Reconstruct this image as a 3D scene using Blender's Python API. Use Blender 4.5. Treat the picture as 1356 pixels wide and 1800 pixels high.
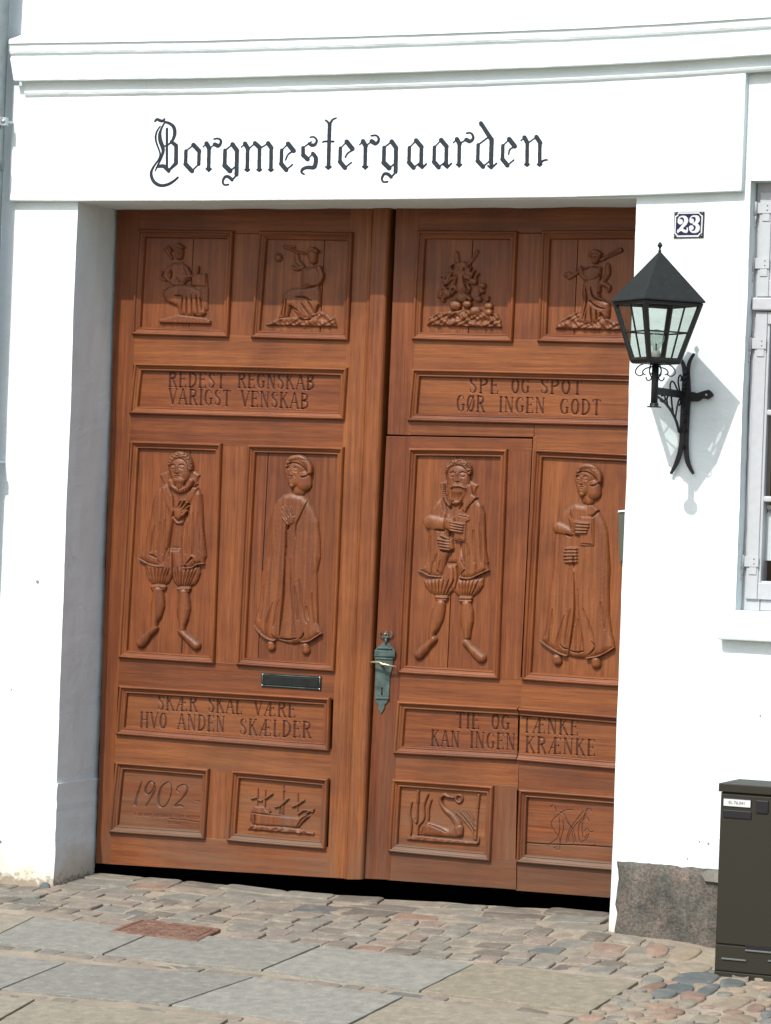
import bpy, bmesh, math, random
import numpy as np
from mathutils import Vector, Matrix
random.seed(7); RNG = np.random.default_rng(7)
for o in list(bpy.data.objects): bpy.data.objects.remove(o)
scn = bpy.context.scene
COL = scn.collection
# ------------------------------------------------------------------ camera
F = 5560.0; CX = 678.0; CY = 900.0
YAW, PITCH, ROLL = 0.417120746, 1.37109874e-3, 3.68811461e-2
CAMX, CAMY, CAMZ = 5.5, -11.9, 1.674
def axes():
    cy, sy = math.cos(YAW), math.sin(YAW)
    n = np.array([sy, 0, cy]); u = np.array([0, -1., 0]); x = np.array([cy, 0, -sy])
    cp, sp = math.cos(PITCH), math.sin(PITCH)
    Rx = np.array([[1, 0, 0], [0, cp, -sp], [0, sp, cp]])
    cr, sr = math.cos(ROLL), math.sin(ROLL)
    Rz = np.array([[cr, -sr, 0], [sr, cr, 0], [0, 0, 1]])
    M = Rz @ Rx
    return np.array([M @ x, M @ n, M @ u])      # rows: world X, Y, Z in camera axes (x right, y down, z forward)
WM = axes()
cam = bpy.data.cameras.new('camera'); camo = bpy.data.objects.new('camera', cam); COL.objects.link(camo)
cam.sensor_fit = 'HORIZONTAL'; cam.sensor_width = 36; cam.lens = F / 1356 * 36
cam.clip_start = .1; cam.clip_end = 500
cm = Matrix(((WM[0, 0], -WM[0, 1], -WM[0, 2], CAMX), (WM[1, 0], -WM[1, 1], -WM[1, 2], CAMY), (WM[2, 0], -WM[2, 1], -WM[2, 2], CAMZ), (0, 0, 0, 1)))
camo.matrix_world = cm
scn.camera = camo
# ------------------------------------------------------------------ light
SUN = Vector((.14, 1, -1.10)).normalized()
world = bpy.data.worlds.new('World'); scn.world = world; world.use_nodes = True
nt = world.node_tree; nt.nodes.clear()
sky = nt.nodes.new('ShaderNodeTexSky'); sky.sky_type = 'NISHITA'; sky.sun_disc = False
sky.sun_elevation = math.asin(-SUN.z); sky.sun_rotation = math.atan2(-SUN.x, -SUN.y)
sky.air_density = 1.0; sky.dust_density = 2.6; sky.ozone_density = .9
bg = nt.nodes.new('ShaderNodeBackground'); bg.inputs[1].default_value = .155
wo = nt.nodes.new('ShaderNodeOutputWorld')
nt.links.new(sky.outputs[0], bg.inputs[0]); nt.links.new(bg.outputs[0], wo.inputs[0])
sl = bpy.data.lights.new('sun', 'SUN'); sl.energy = 3.4; sl.angle = math.radians(.5); sl.color = (1, .965, .92)
so = bpy.data.objects.new('sun', sl); COL.objects.link(so); so.location = (0, -6, 8)
so.rotation_euler = SUN.to_track_quat('-Z', 'Y').to_euler()
scn.view_settings.view_transform = 'Standard'; scn.view_settings.look = 'None'
scn.view_settings.exposure = 0.46; scn.view_settings.gamma = 1
scn.view_settings.use_curve_mapping = False
# ------------------------------------------------------------------ measuring helpers
SLOPE = .08
def ray(px, py):
    px = np.asarray(px, float); py = np.asarray(py, float)
    d = np.stack([(px - CX) / F, (py - CY) / F, np.ones_like(px)], -1)
    return d @ WM.T
def P(px, py, y=0.):
    d = ray(px, py); t = (y - CAMY) / d[..., 1]
    return d * t[..., None] + np.array([CAMX, CAMY, CAMZ])
def PV(px, py, y=0.):
    return Vector(P(px, py, y).tolist())
def G(px, py, off=0.):
    d = ray(px, py)
    t = (-CAMZ + off + SLOPE * CAMY) / (d[..., 2] - SLOPE * d[..., 1])
    return d * t[..., None] + np.array([CAMX, CAMY, CAMZ])
def gz(y): return SLOPE * y if y < 0.34 else SLOPE * .34
# ------------------------------------------------------------------ object helpers
def mesh_obj(name, verts, faces, mats, parent=None, smooth=False, origin=None, midx=None):
    me = bpy.data.meshes.new(name)
    org = Vector(origin) if origin is not None else (Vector(parent['_org']) if parent is not None and '_org' in parent else Vector((0, 0, 0)))
    verts = np.asarray(verts, float) - np.array(org)
    if isinstance(faces, np.ndarray) and faces.ndim == 2:
        n, k = faces.shape
        me.vertices.add(len(verts)); me.vertices.foreach_set('co', verts.ravel())
        me.loops.add(n * k); me.loops.foreach_set('vertex_index', faces.ravel().astype(np.int32))
        me.polygons.add(n); me.polygons.foreach_set('loop_start', np.arange(0, n * k, k, dtype=np.int32))
        try: me.polygons.foreach_set('loop_total', np.full(n, k, np.int32))
        except Exception: pass
        me.update(calc_edges=True); me.validate()
    else:
        me.from_pydata([tuple(v) for v in verts], [], [list(map(int, f)) for f in faces]); me.update()
    if not isinstance(mats, (list, tuple)): mats = [mats]
    for m in mats: me.materials.append(m)
    if midx is not None: me.polygons.foreach_set('material_index', np.asarray(midx, np.int32))
    if smooth: me.polygons.foreach_set('use_smooth', np.ones(len(me.polygons), bool))
    o = bpy.data.objects.new(name, me); COL.objects.link(o)
    if parent is not None:
        o.parent = parent
        if '_org' in parent: o['_org'] = parent['_org']
    else:
        o.location = org; o['_org'] = tuple(org)
    return o
def thing(name, label, cat, loc, group=None):
    o = bpy.data.objects.new(name, None); COL.objects.link(o); o.empty_display_size = .1
    o.location = loc; o['label'] = label; o['category'] = cat; o['_org'] = tuple(loc)
    if group: o['group'] = group
    return o
def recalc(o):
    bm = bmesh.new(); bm.from_mesh(o.data); bmesh.ops.recalc_face_normals(bm, faces=bm.faces); bm.to_mesh(o.data); bm.free(); return o
def bevel(o, w, seg=2):
    bm = bmesh.new(); bm.from_mesh(o.data)
    bmesh.ops.recalc_face_normals(bm, faces=bm.faces)
    bmesh.ops.bevel(bm, geom=list(bm.edges), offset=w, segments=seg, affect='EDGES', profile=.5, clamp_overlap=True)
    bm.to_mesh(o.data); bm.free(); return o
def box(name, x0, x1, y0, y1, z0, z1, mat, parent=None, bv=0., **k):
    v = [(x, y, z) for x in (x0, x1) for y in (y0, y1) for z in (z0, z1)]
    f = [(0, 1, 3, 2), (4, 6, 7, 5), (0, 4, 5, 1), (2, 3, 7, 6), (0, 2, 6, 4), (1, 5, 7, 3)]
    o = mesh_obj(name, v, f, mat, parent, **k); recalc(o)
    if bv: bevel(o, bv)
    return o
def prism(name, xz, y0, y1, mat, parent=None, bv=0., seg=1):
    """polygon in the facade plane (list of (x,z)), front at y0, back at y1"""
    n = len(xz)
    v = [(x, y0, z) for x, z in xz] + [(x, y1, z) for x, z in xz]
    f = [tuple(range(n)), tuple(range(2 * n - 1, n - 1, -1))] + [(i, (i + 1) % n, (i + 1) % n + n, i + n) for i in range(n)]
    o = mesh_obj(name, v, f, mat, parent); recalc(o)
    if bv: bevel(o, bv, seg)
    return o
def qpx(quad, y): return [(float(p[0]), float(p[2])) for p in (P(q[0], q[1], y) for q in quad)]
def tube_data(pts, rad, seg=8, flat=1.):
    pts = [Vector(p) for p in pts]; n = len(pts)
    if not isinstance(rad, (list, tuple)): rad = [rad] * n
    V = []; Fc = []
    up = None
    for i, p in enumerate(pts):
        t = (pts[min(i + 1, n - 1)] - pts[max(i - 1, 0)]).normalized()
        if up is None:
            up = Vector((0, 1, 0)) if abs(t.y) < .9 else Vector((0, 0, 1))
        a = (up - t * up.dot(t)).normalized(); b = t.cross(a); up = a
        for k in range(seg):
            an = 2 * math.pi * k / seg
            V.append(p + a * (math.cos(an) * rad[i]) + b * (math.sin(an) * rad[i] * flat))
    for i in range(n - 1):
        for k in range(seg):
            Fc.append((i * seg + k, i * seg + (k + 1) % seg, (i + 1) * seg + (k + 1) % seg, (i + 1) * seg + k))
    Fc.append(tuple(range(seg))[::-1]); Fc.append(tuple((n - 1) * seg + k for k in range(seg)))
    return V, Fc
def joined(name, datas, mat, parent=None, smooth=True):
    V = []; Fc = []
    for v, f in datas:
        b = len(V); V += [tuple(q) for q in v]; Fc += [tuple(i + b for i in g) for g in f]
    o = mesh_obj(name, V, Fc, mat, parent, smooth=smooth); recalc(o); return o
def tube(name, pts, rad, mat, parent=None, seg=8, flat=1.): return joined(name, [tube_data(pts, rad, seg, flat)], mat, parent)
def lathe_data(c, prof, seg=12, axis='z'):
    V = []; Fc = []
    for r, h in prof:
        for k in range(seg):
            a = 2 * math.pi * k / seg
            if axis == 'z': V.append((c[0] + r * math.cos(a), c[1] + r * math.sin(a), c[2] + h))
            else: V.append((c[0] + r * math.cos(a), c[1] + h, c[2] + r * math.sin(a)))
    for i in range(len(prof) - 1):
        for k in range(seg): Fc.append((i * seg + k, i * seg + (k + 1) % seg, (i + 1) * seg + (k + 1) % seg, (i + 1) * seg + k))
    Fc.append(tuple(range(seg))); Fc.append(tuple((len(prof) - 1) * seg + k for k in range(seg)))
    return V, Fc
def box_data(x0, x1, y0, y1, z0, z1):
    return [(x, y, z) for x in (x0, x1) for y in (y0, y1) for z in (z0, z1)], [(0, 1, 3, 2), (4, 6, 7, 5), (0, 4, 5, 1), (2, 3, 7, 6), (0, 2, 6, 4), (1, 5, 7, 3)]
def sm(pts, k=5):
    pts = [np.array(p, float) for p in pts]
    if len(pts) < 3: return pts
    out = []
    for i in range(len(pts) - 1):
        p0 = pts[max(i - 1, 0)]; p1 = pts[i]; p2 = pts[i + 1]; p3 = pts[min(i + 2, len(pts) - 1)]
        for j in range(k):
            t = j / k
            out.append(.5 * ((2 * p1) + (-p0 + p2) * t + (2 * p0 - 5 * p1 + 4 * p2 - p3) * t * t + (-p0 + 3 * p1 - 3 * p2 + p3) * t ** 3))
    out.append(pts[-1]); return out
def smc(pts, k=4):
    n = len(pts); q = [pts[-1]] + list(pts) + [pts[0], pts[1]]
    q = [np.array(p, float) for p in q]; out = []
    for i in range(1, n + 1):
        p0, p1, p2, p3 = q[i - 1], q[i], q[i + 1], q[i + 2]
        for j in range(k):
            t = j / k
            out.append(.5 * ((2 * p1) + (-p0 + p2) * t + (2 * p0 - 5 * p1 + 4 * p2 - p3) * t * t + (-p0 + 3 * p1 - 3 * p2 + p3) * t ** 3))
    return out
# ------------------------------------------------------------------ materials
class NT:
    def __init__(s, name):
        s.m = bpy.data.materials.new(name); s.m.use_nodes = True; s.t = s.m.node_tree
        s.b = s.t.nodes['Principled BSDF']; s.tc = s.t.nodes.new('ShaderNodeTexCoord'); s.out = s.t.nodes['Material Output']
    def n(s, typ, **k):
        x = s.t.nodes.new(typ)
        for a, v in k.items(): setattr(x, a, v)
        return x
    def l(s, a, b): s.t.links.new(a, b)
    def mapping(s, sc, loc=(0, 0, 0), rnd=True):
        mp = s.n('ShaderNodeMapping'); mp.inputs['Scale'].default_value = sc; mp.inputs['Location'].default_value = loc
        if rnd:
            oi = s.n('ShaderNodeObjectInfo'); va = s.n('ShaderNodeVectorMath', operation='SCALE'); va.inputs[0].default_value = (7.3, 3.1, 5.7)
            s.l(oi.outputs['Random'], va.inputs['Scale']); vb = s.n('ShaderNodeVectorMath', operation='ADD')
            s.l(s.tc.outputs['Object'], vb.inputs[0]); s.l(va.outputs[0], vb.inputs[1]); s.l(vb.outputs[0], mp.inputs['Vector'])
        else: s.l(s.tc.outputs['Object'], mp.inputs['Vector'])
        return mp.outputs[0]
    def noise(s, vec, scale, detail=5, rough=.55, dist=0.):
        x = s.n('ShaderNodeTexNoise'); x.inputs['Scale'].default_value = scale; x.inputs['Detail'].default_value = detail
        x.inputs['Roughness'].default_value = rough; x.inputs['Distortion'].default_value = dist
        s.l(vec, x.inputs['Vector']); return x.outputs['Fac']
    def ramp(s, fac, stops, interp='LINEAR'):
        r = s.n('ShaderNodeValToRGB'); r.color_ramp.interpolation = interp
        e = r.color_ramp.elements
        while len(e) < len(stops): e.new(.5)
        for i, (p, c) in enumerate(stops):
            e[i].position = p; e[i].color = (c[0], c[1], c[2], 1) if len(c) == 3 else c
        s.l(fac, r.inputs[0]); return r.outputs[0]
    def mix(s, fac, a, b, blend='MIX'):
        x = s.n('ShaderNodeMix', data_type='RGBA', blend_type=blend)
        for sock, v in ((x.inputs[0], fac), (x.inputs[6], a), (x.inputs[7], b)):
            if isinstance(v, (int, float)): sock.default_value = v
            elif isinstance(v, tuple): sock.default_value = (v[0], v[1], v[2], 1)
            else: s.l(v, sock)
        return x.outputs[2]
    def math(s, op, a, b=None, clamp=False):
        x = s.n('ShaderNodeMath', operation=op, use_clamp=clamp)
        for i, v in enumerate((a, b)):
            if v is None: continue
            if isinstance(v, (int, float)): x.inputs[i].default_value = v
            else: s.l(v, x.inputs[i])
        return x.outputs[0]
    def bump(s, h, strength=.3, dist=.002):
        x = s.n('ShaderNodeBump'); x.inputs['Strength'].default_value = strength; x.inputs['Distance'].default_value = dist
        s.l(h, x.inputs['Height']); s.l(x.outputs[0], s.b.inputs['Normal'])
    def col(s, c):
        if isinstance(c, tuple): s.b.inputs['Base Color'].default_value = (*c, 1)
        else: s.l(c, s.b.inputs['Base Color'])
    def rough(s, r):
        if isinstance(r, (int, float)): s.b.inputs['Roughness'].default_value = r
        else: s.l(r, s.b.inputs['Roughness'])
def wood(name, axis='z', tint=(1, 1, 1), grey=0., rnd=True, up=0.):
    s = NT(name)
    sc = {'z': (58, 58, 1.7), 'x': (1.7, 58, 58)}[axis]
    v = s.mapping(sc, rnd=rnd); g1 = s.noise(v, 1.0, 6, .62, .35)
    sc2 = {'z': (300, 300, 9), 'x': (9, 300, 300)}[axis]
    v2 = s.mapping(sc2, rnd=rnd); g2 = s.noise(v2, 1.0, 4, .6)
    v3 = s.mapping((1, 1, 1), rnd=False); g3 = s.noise(v3, 3.0, 4, .6)
    t = lambda c: tuple(a * b for a, b in zip(c, tint))
    c = s.ramp(g1, [(.22, t((.092, .0235, .0064))), (.45, t((.146, .0410, .0098))), (.60, t((.186, .0555, .0125))), (.82, t((.245, .0850, .0212)))])
    pore = s.ramp(g2, [(.35, (.45, .40, .38)), (.52, (1, 1, 1))])
    c = s.mix(.55, c, pore, 'MULTIPLY')
    oi = s.n('ShaderNodeObjectInfo')
    var = s.ramp(oi.outputs['Random'], [(0, (.76, .72, .72)), (.3, (.96, .90, .86)), (.6, (1, 1, 1)), (1, (1.14, 1.22, 1.25))])
    c = s.mix(1, c, var, 'MULTIPLY')
    blot = s.ramp(g3, [(.34, (.70, .65, .63)), (.5, (.97, .96, .95)), (.68, (1.10, 1.13, 1.15))])
    c = s.mix(.85, c, blot, 'MULTIPLY')
    # grey weathering, more of it low down where rain splashes
    sep = s.n('ShaderNodeSeparateXYZ'); geo = s.n('ShaderNodeNewGeometry'); s.l(geo.outputs['Position'], sep.inputs[0])
    low = s.ramp(s.math('MULTIPLY', sep.outputs['Z'], .5), [(.03, (1, 1, 1)), (.22, (.45, .45, .45)), (.5, (.05, .05, .05))])
    v4 = s.mapping({'z': (14, 14, 1.6), 'x': (1.6, 14, 14)}[axis], rnd=rnd); g4 = s.noise(v4, 1., 5, .65)
    gm = s.ramp(g4, [(.36, (0, 0, 0)), (.66, (1, 1, 1))])
    wf = s.math('MULTIPLY', s.math('MULTIPLY', gm, low), .75)
    if grey: wf = s.math('MAXIMUM', wf, s.math('MULTIPLY', s.ramp(g4, [(.3, (.5, .5, .5)), (.6, (1, 1, 1))]), grey))
    c = s.mix(wf, c, (.115, .072, .044))
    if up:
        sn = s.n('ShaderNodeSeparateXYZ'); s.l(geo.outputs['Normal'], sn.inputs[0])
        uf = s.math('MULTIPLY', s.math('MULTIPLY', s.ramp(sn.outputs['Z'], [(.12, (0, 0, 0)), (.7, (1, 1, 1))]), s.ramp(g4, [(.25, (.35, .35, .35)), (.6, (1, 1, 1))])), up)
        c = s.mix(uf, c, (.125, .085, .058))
    s.col(c); s.b.inputs['Specular IOR Level'].default_value = .34
    s.rough(s.math('ADD', s.math('MULTIPLY', g2, .25), .34))
    s.bump(s.math('ADD', g2, s.math('MULTIPLY', g1, .8)), .45, .0012)
    return s.m
WV = wood('oak_vertical_grain', 'z'); WH = wood('oak_horizontal_grain', 'x')
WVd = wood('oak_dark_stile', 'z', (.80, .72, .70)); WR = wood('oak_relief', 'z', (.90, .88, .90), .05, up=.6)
WG = wood('oak_weathered_moulding', 'x', (.8, .8, .85), .85)
WHL = wood('oak_bottom_rail', 'x', (1.12, 1.12, 1.1))
WHB = wood('oak_weathered_rail', 'x', (.74, .74, .78), .42)
WVB = wood('oak_weathered_stile', 'z', (.80, .78, .80), .25)
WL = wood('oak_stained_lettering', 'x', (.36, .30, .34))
def plaster(name, base=(.66, .745, .75), dirty=0.):
    s = NT(name); v = s.mapping((1, 1, 1), rnd=False)
    n1 = s.noise(v, 2.2, 6, .6); n2 = s.noise(v, 40, 5, .6); n3 = s.noise(v, 9, 4, .6)
    c = s.ramp(n1, [(.3, tuple(b * .90 for b in base)), (.62, base)])
    sep = s.n('ShaderNodeSeparateXYZ'); geo = s.n('ShaderNodeNewGeometry'); s.l(geo.outputs['Position'], sep.inputs[0])
    z = sep.outputs['Z']
    lowm = s.ramp(s.math('ADD', s.math('MULTIPLY', z, 1.6), s.math('MULTIPLY', s.math('SUBTRACT', n3, .5), .55)), [(.03, (1, 1, 1)), (.30, (0, 0, 0))])
    c = s.mix(s.math('MULTIPLY', lowm, .75), c, (.52, .45, .33))
    spl = s.ramp(s.math('ADD', s.math('MULTIPLY', z, 3.), s.math('MULTIPLY', s.math('SUBTRACT', n2, .5), .5)), [(.0, (1, 1, 1)), (.09, (0, 0, 0))])
    c = s.mix(s.math('MULTIPLY', spl, .8), c, (.20, .16, .11))
    vd = s.n('ShaderNodeTexNoise'); vd.inputs['Scale'].default_value = 5.; s.l(v, vd.inputs['Vector'])
    va_ = s.n('ShaderNodeVectorMath', operation='SCALE'); s.l(vd.outputs['Color'], va_.inputs[0]); va_.inputs['Scale'].default_value = .35
    vb_ = s.n('ShaderNodeVectorMath', operation='ADD'); s.l(v, vb_.inputs[0]); s.l(va_.outputs[0], vb_.inputs[1])
    vo = s.n('ShaderNodeTexVoronoi', feature='DISTANCE_TO_EDGE'); vo.inputs['Scale'].default_value = 1.1; s.l(vb_.outputs[0], vo.inputs['Vector'])
    ck = s.math('MULTIPLY', s.ramp(vo.outputs['Distance'], [(0, (1, 1, 1)), (.0045, (0, 0, 0))]), s.ramp(n3, [(.5, (0, 0, 0)), (.62, (1, 1, 1))]))
    c = s.mix(s.math('MULTIPLY', ck, .45), c, (.40, .40, .38))
    pt = s.ramp(s.noise(s.mapping((2.2, 2.2, 1.1), rnd=False), 1., 5, .65, .8), [(.50, (0, 0, 0)), (.56, (1, 1, 1))]); c = s.mix(s.math('MULTIPLY', pt, .10), c, (.50, .54, .54))
    n5 = s.noise(v, 28, 2, .5); sp = s.ramp(n5, [(.74, (0, 0, 0)), (.78, (1, 1, 1))])
    c = s.mix(s.math('MULTIPLY', sp, .18), c, (.42, .36, .3))
    s.col(c); s.rough(.9); s.b.inputs['Specular IOR Level'].default_value = .155
    v6 = s.mapping((3.5, 3.5, 9), rnd=False); n6 = s.noise(v6, 1., 4, .6, 1.); s.bump(s.math('ADD', s.math('ADD', s.math('MULTIPLY', n2, .5), n3), s.math('MULTIPLY', n6, 2.)), .55, .005)
    return s.m
PL = plaster('white_lime_plaster')
def simple(name, c, r=.5, metal=0., bump=0., bs=60, var=0., spec=.3):
    s = NT(name); v = s.mapping((1, 1, 1), rnd=False)
    n = s.noise(v, bs, 4, .6)
    if var: s.col(s.ramp(n, [(.3, tuple(a * (1 - var) for a in c)), (.7, tuple(a * (1 + var) for a in c))]))
    else: s.col(c)
    s.rough(r); s.b.inputs['Metallic'].default_value = metal; s.b.inputs['Specular IOR Level'].default_value = spec
    if bump: s.bump(n, bump, .001)
    return s.m
IRON = simple('black_painted_iron', (.010, .0105, .011), .45, 0, .3, 90, .25)
ROOFM = simple('dark_grey_sheet_metal', (.011, .0145, .0145), .75, 0, .15, 40, .25)
ZINC = simple('zinc_pipe', (.14, .17, .175), .55, .0, .1, 14, .2)
ZINCB = simple('zinc_bracket', (.42, .47, .50), .4, .3, .1, 14, .15)
WIN = simple('white_window_paint', (.39, .415, .43), .45, 0, .25, 35, .05)
BRONZE = simple('green_patinated_bronze', (.050, .078, .070), .55, .1, .4, 30, .55)
BRASSD = simple('dark_bronze_slot', (.010, .012, .011), .4, .2, .2, 30, .4)
BRASSG = simple('worn_brass_lever', (.38, .30, .19), .3, .7, .2, 40, .2)
DULLG = simple('dull_green_metal', (.065, .075, .055), .6)
DARK = simple('dark_void', (.012, .010, .009), .9)
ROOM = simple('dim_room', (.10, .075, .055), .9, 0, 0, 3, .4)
NAVY = simple('navy_letter_edge', (.006, .007, .020), .6, 0, 0, 40, .1)
SLATE = simple('slate_letter_fill', (.013, .021, .028), .6, 0, 0, 40, .25)
ENB = simple('blue_enamel', (.003, .005, .040), .3)
ENW = simple('white_enamel', (.50, .52, .52), .2)
ENK = simple('black_enamel_edge', (.01, .012, .014), .3)
CABM = simple('dark_olive_cabinet', (.0175, .0168, .0095), .55, 0, .12, 300, .12)
CABD = simple('black_plastic_plate', (.012, .012, .016), .35)
CABL = simple('pale_plate_edge', (.11, .12, .11), .4)
CHROME = simple('steel_screw', (.5, .5, .5), .3, .8)
PAPER = simple('pale_paper', (.62, .70, .72), .8)
BULBW = simple('ceramic_lampholder', (.35, .35, .30), .5)
def glass(name, tint=(1, 1, 1), refl=.12, tr=1.):
    s = NT(name); s.t.nodes.remove(s.b)
    tp = s.n('ShaderNodeBsdfTransparent'); tp.inputs[0].default_value = (*tint, 1)
    gl = s.n('ShaderNodeBsdfGlossy'); gl.inputs['Roughness'].default_value = .03
    fr = s.n('ShaderNodeLayerWeight'); fr.inputs[0].default_value = .5
    mx = s.n('ShaderNodeMixShader'); s.l(s.math('ADD', s.math('MULTIPLY', s.math('POWER', fr.outputs['Facing'], 4.), .6), refl, True), mx.inputs[0])
    s.l(tp.outputs[0], mx.inputs[1]); s.l(gl.outputs[0], mx.inputs[2]); s.l(mx.outputs[0], s.out.inputs[0])
    return s.m
GLW = glass('window_glass', (.85, .85, .85), .04); GLB = glass('bulb_glass', (.80, .84, .82), .14); GLL = glass('lantern_glass', (.74, .78, .755), .03)
def stone(name, stops, speck=.3, sc=1., rough=.8, moss=0.):
    s = NT(name); oi = s.n('ShaderNodeObjectInfo'); v = s.mapping((1, 1, 1), rnd=False)
    c = s.ramp(oi.outputs['Random'], stops)
    n1 = s.noise(v, 130 * sc, 3, .7); n2 = s.noise(v, 14 * sc, 5, .65); n3 = s.noise(v, 380, 2, .6)
    c = s.mix(speck, c, s.ramp(n1, [(.35, (.55, .52, .5)), (.65, (1.35, 1.33, 1.3))]), 'MULTIPLY')
    c = s.mix(.8, c, s.ramp(n2, [(.32, (.72, .70, .68)), (.68, (1.15, 1.14, 1.12))]), 'MULTIPLY')
    c = s.mix(s.ramp(n2, [(.56, (0, 0, 0)), (.72, (.5, .5, .5))]), c, (.30, .24, .17))
    c = s.mix(1, c, (1.0, 1.05, 1.05), 'MULTIPLY')
    s.col(c); s.rough(rough); s.b.inputs['Specular IOR Level'].default_value = .2
    s.bump(s.math('ADD', n1, s.math('MULTIPLY', n2, 1.5)), .6, .003)
    return s.m
SETT = stone('granite_setts', [(0, (.130, .112, .095)), (.2, (.185, .162, .135)), (.4, (.172, .168, .148)), (.55, (.22, .175, .145)), (.7, (.19, .178, .152)), (.85, (.235, .195, .155)), (.95, (.21, .19, .16)), (.975, (.10, .108, .110)), (1, (.25, .16, .115))], .4)
SLABG = stone('grey_concrete_slab', [(0, (.192, .187, .168)), (1, (.232, .226, .202))], .45, 1.6)
SLABS = stone('sandy_concrete_slab', [(0, (.225, .198, .150)), (1, (.25, .222, .178))], .45, 1.6)
PEB = stone('field_pebbles', [(0, (.20, .155, .115)), (.16, (.24, .20, .15)), (.3, (.165, .165, .15)), (.42, (.25, .165, .125)), (.6, (.235, .20, .155)), (.75, (.19, .175, .15)), (.9, (.26, .205, .15)), (1, (.125, .135, .135))], .3)
PEBD = stone('dark_slate_pebbles', [(0, (.085, .098, .10)), (1, (.13, .135, .128))], .35)
PEBR = stone('red_pebbles', [(0, (.18, .12, .095)), (1, (.215, .15, .115))], .3)
def sand():
    s = NT('sandy_joint_mortar'); v = s.mapping((1, 1, 1), rnd=False)
    n1 = s.noise(v, 6, 6, .6); n2 = s.noise(v, 160, 3, .7)
    c = s.ramp(n1, [(.3, (.20, .160, .118)), (.6, (.28, .232, .175)), (.75, (.33, .285, .222))])
    c = s.mix(.4, c, s.ramp(n2, [(.35, (.6, .58, .55)), (.65, (1.25, 1.22, 1.2))]), 'MULTIPLY')
    c = s.mix(1, c, (1.0, 1.05, 1.05), 'MULTIPLY'); s.col(c); s.rough(.95); s.bump(s.math('ADD', n1, n2), .7, .006); return s.m
SAND = sand()
def plinthm():
    s = NT('old_granite_plinth'); v = s.mapping((1, 1, 1), rnd=False)
    n1 = s.noise(v, 9, 6, .65, .6); n2 = s.noise(v, 85, 5, .75); v2 = s.mapping((26, 26, 2.5), rnd=False); n3 = s.noise(v2, 1, 4, .6)
    c = s.ramp(n1, [(.34, (.055, .055, .048)), (.50, (.090, .086, .074)), (.64, (.128, .104, .088)), (.78, (.20, .158, .13))])
    c = s.mix(.8, c, s.ramp(n2, [(.38, (.6, .6, .58)), (.62, (1.7, 1.65, 1.6))]), 'MULTIPLY')
    c = s.mix(.5, c, s.ramp(n3, [(.4, (.75, .72, .7)), (.7, (1.3, 1.35, 1.35))]), 'MULTIPLY')
    s.col(c); s.rough(.85); s.bump(s.math('ADD', n1, s.math('MULTIPLY', n2, .6)), 1., .012); return s.m
PLIN = plinthm()
def rust():
    s = NT('rusty_iron_cover'); v = s.mapping((1, 1, 1), rnd=False); n1 = s.noise(v, 22, 6, .7); n2 = s.noise(v, 180, 3, .7)
    c = s.ramp(n1, [(.3, (.085, .045, .030)), (.5, (.15, .078, .050)), (.68, (.22, .145, .10))])
    c = s.mix(.4, c, s.ramp(n2, [(.35, (.6, .6, .6)), (.65, (1.3, 1.3, 1.3))]), 'MULTIPLY')
    s.col(c); s.rough(.8); s.bump(s.math('ADD', n1, n2), .8, .004); return s.m
RUST = rust()
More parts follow.
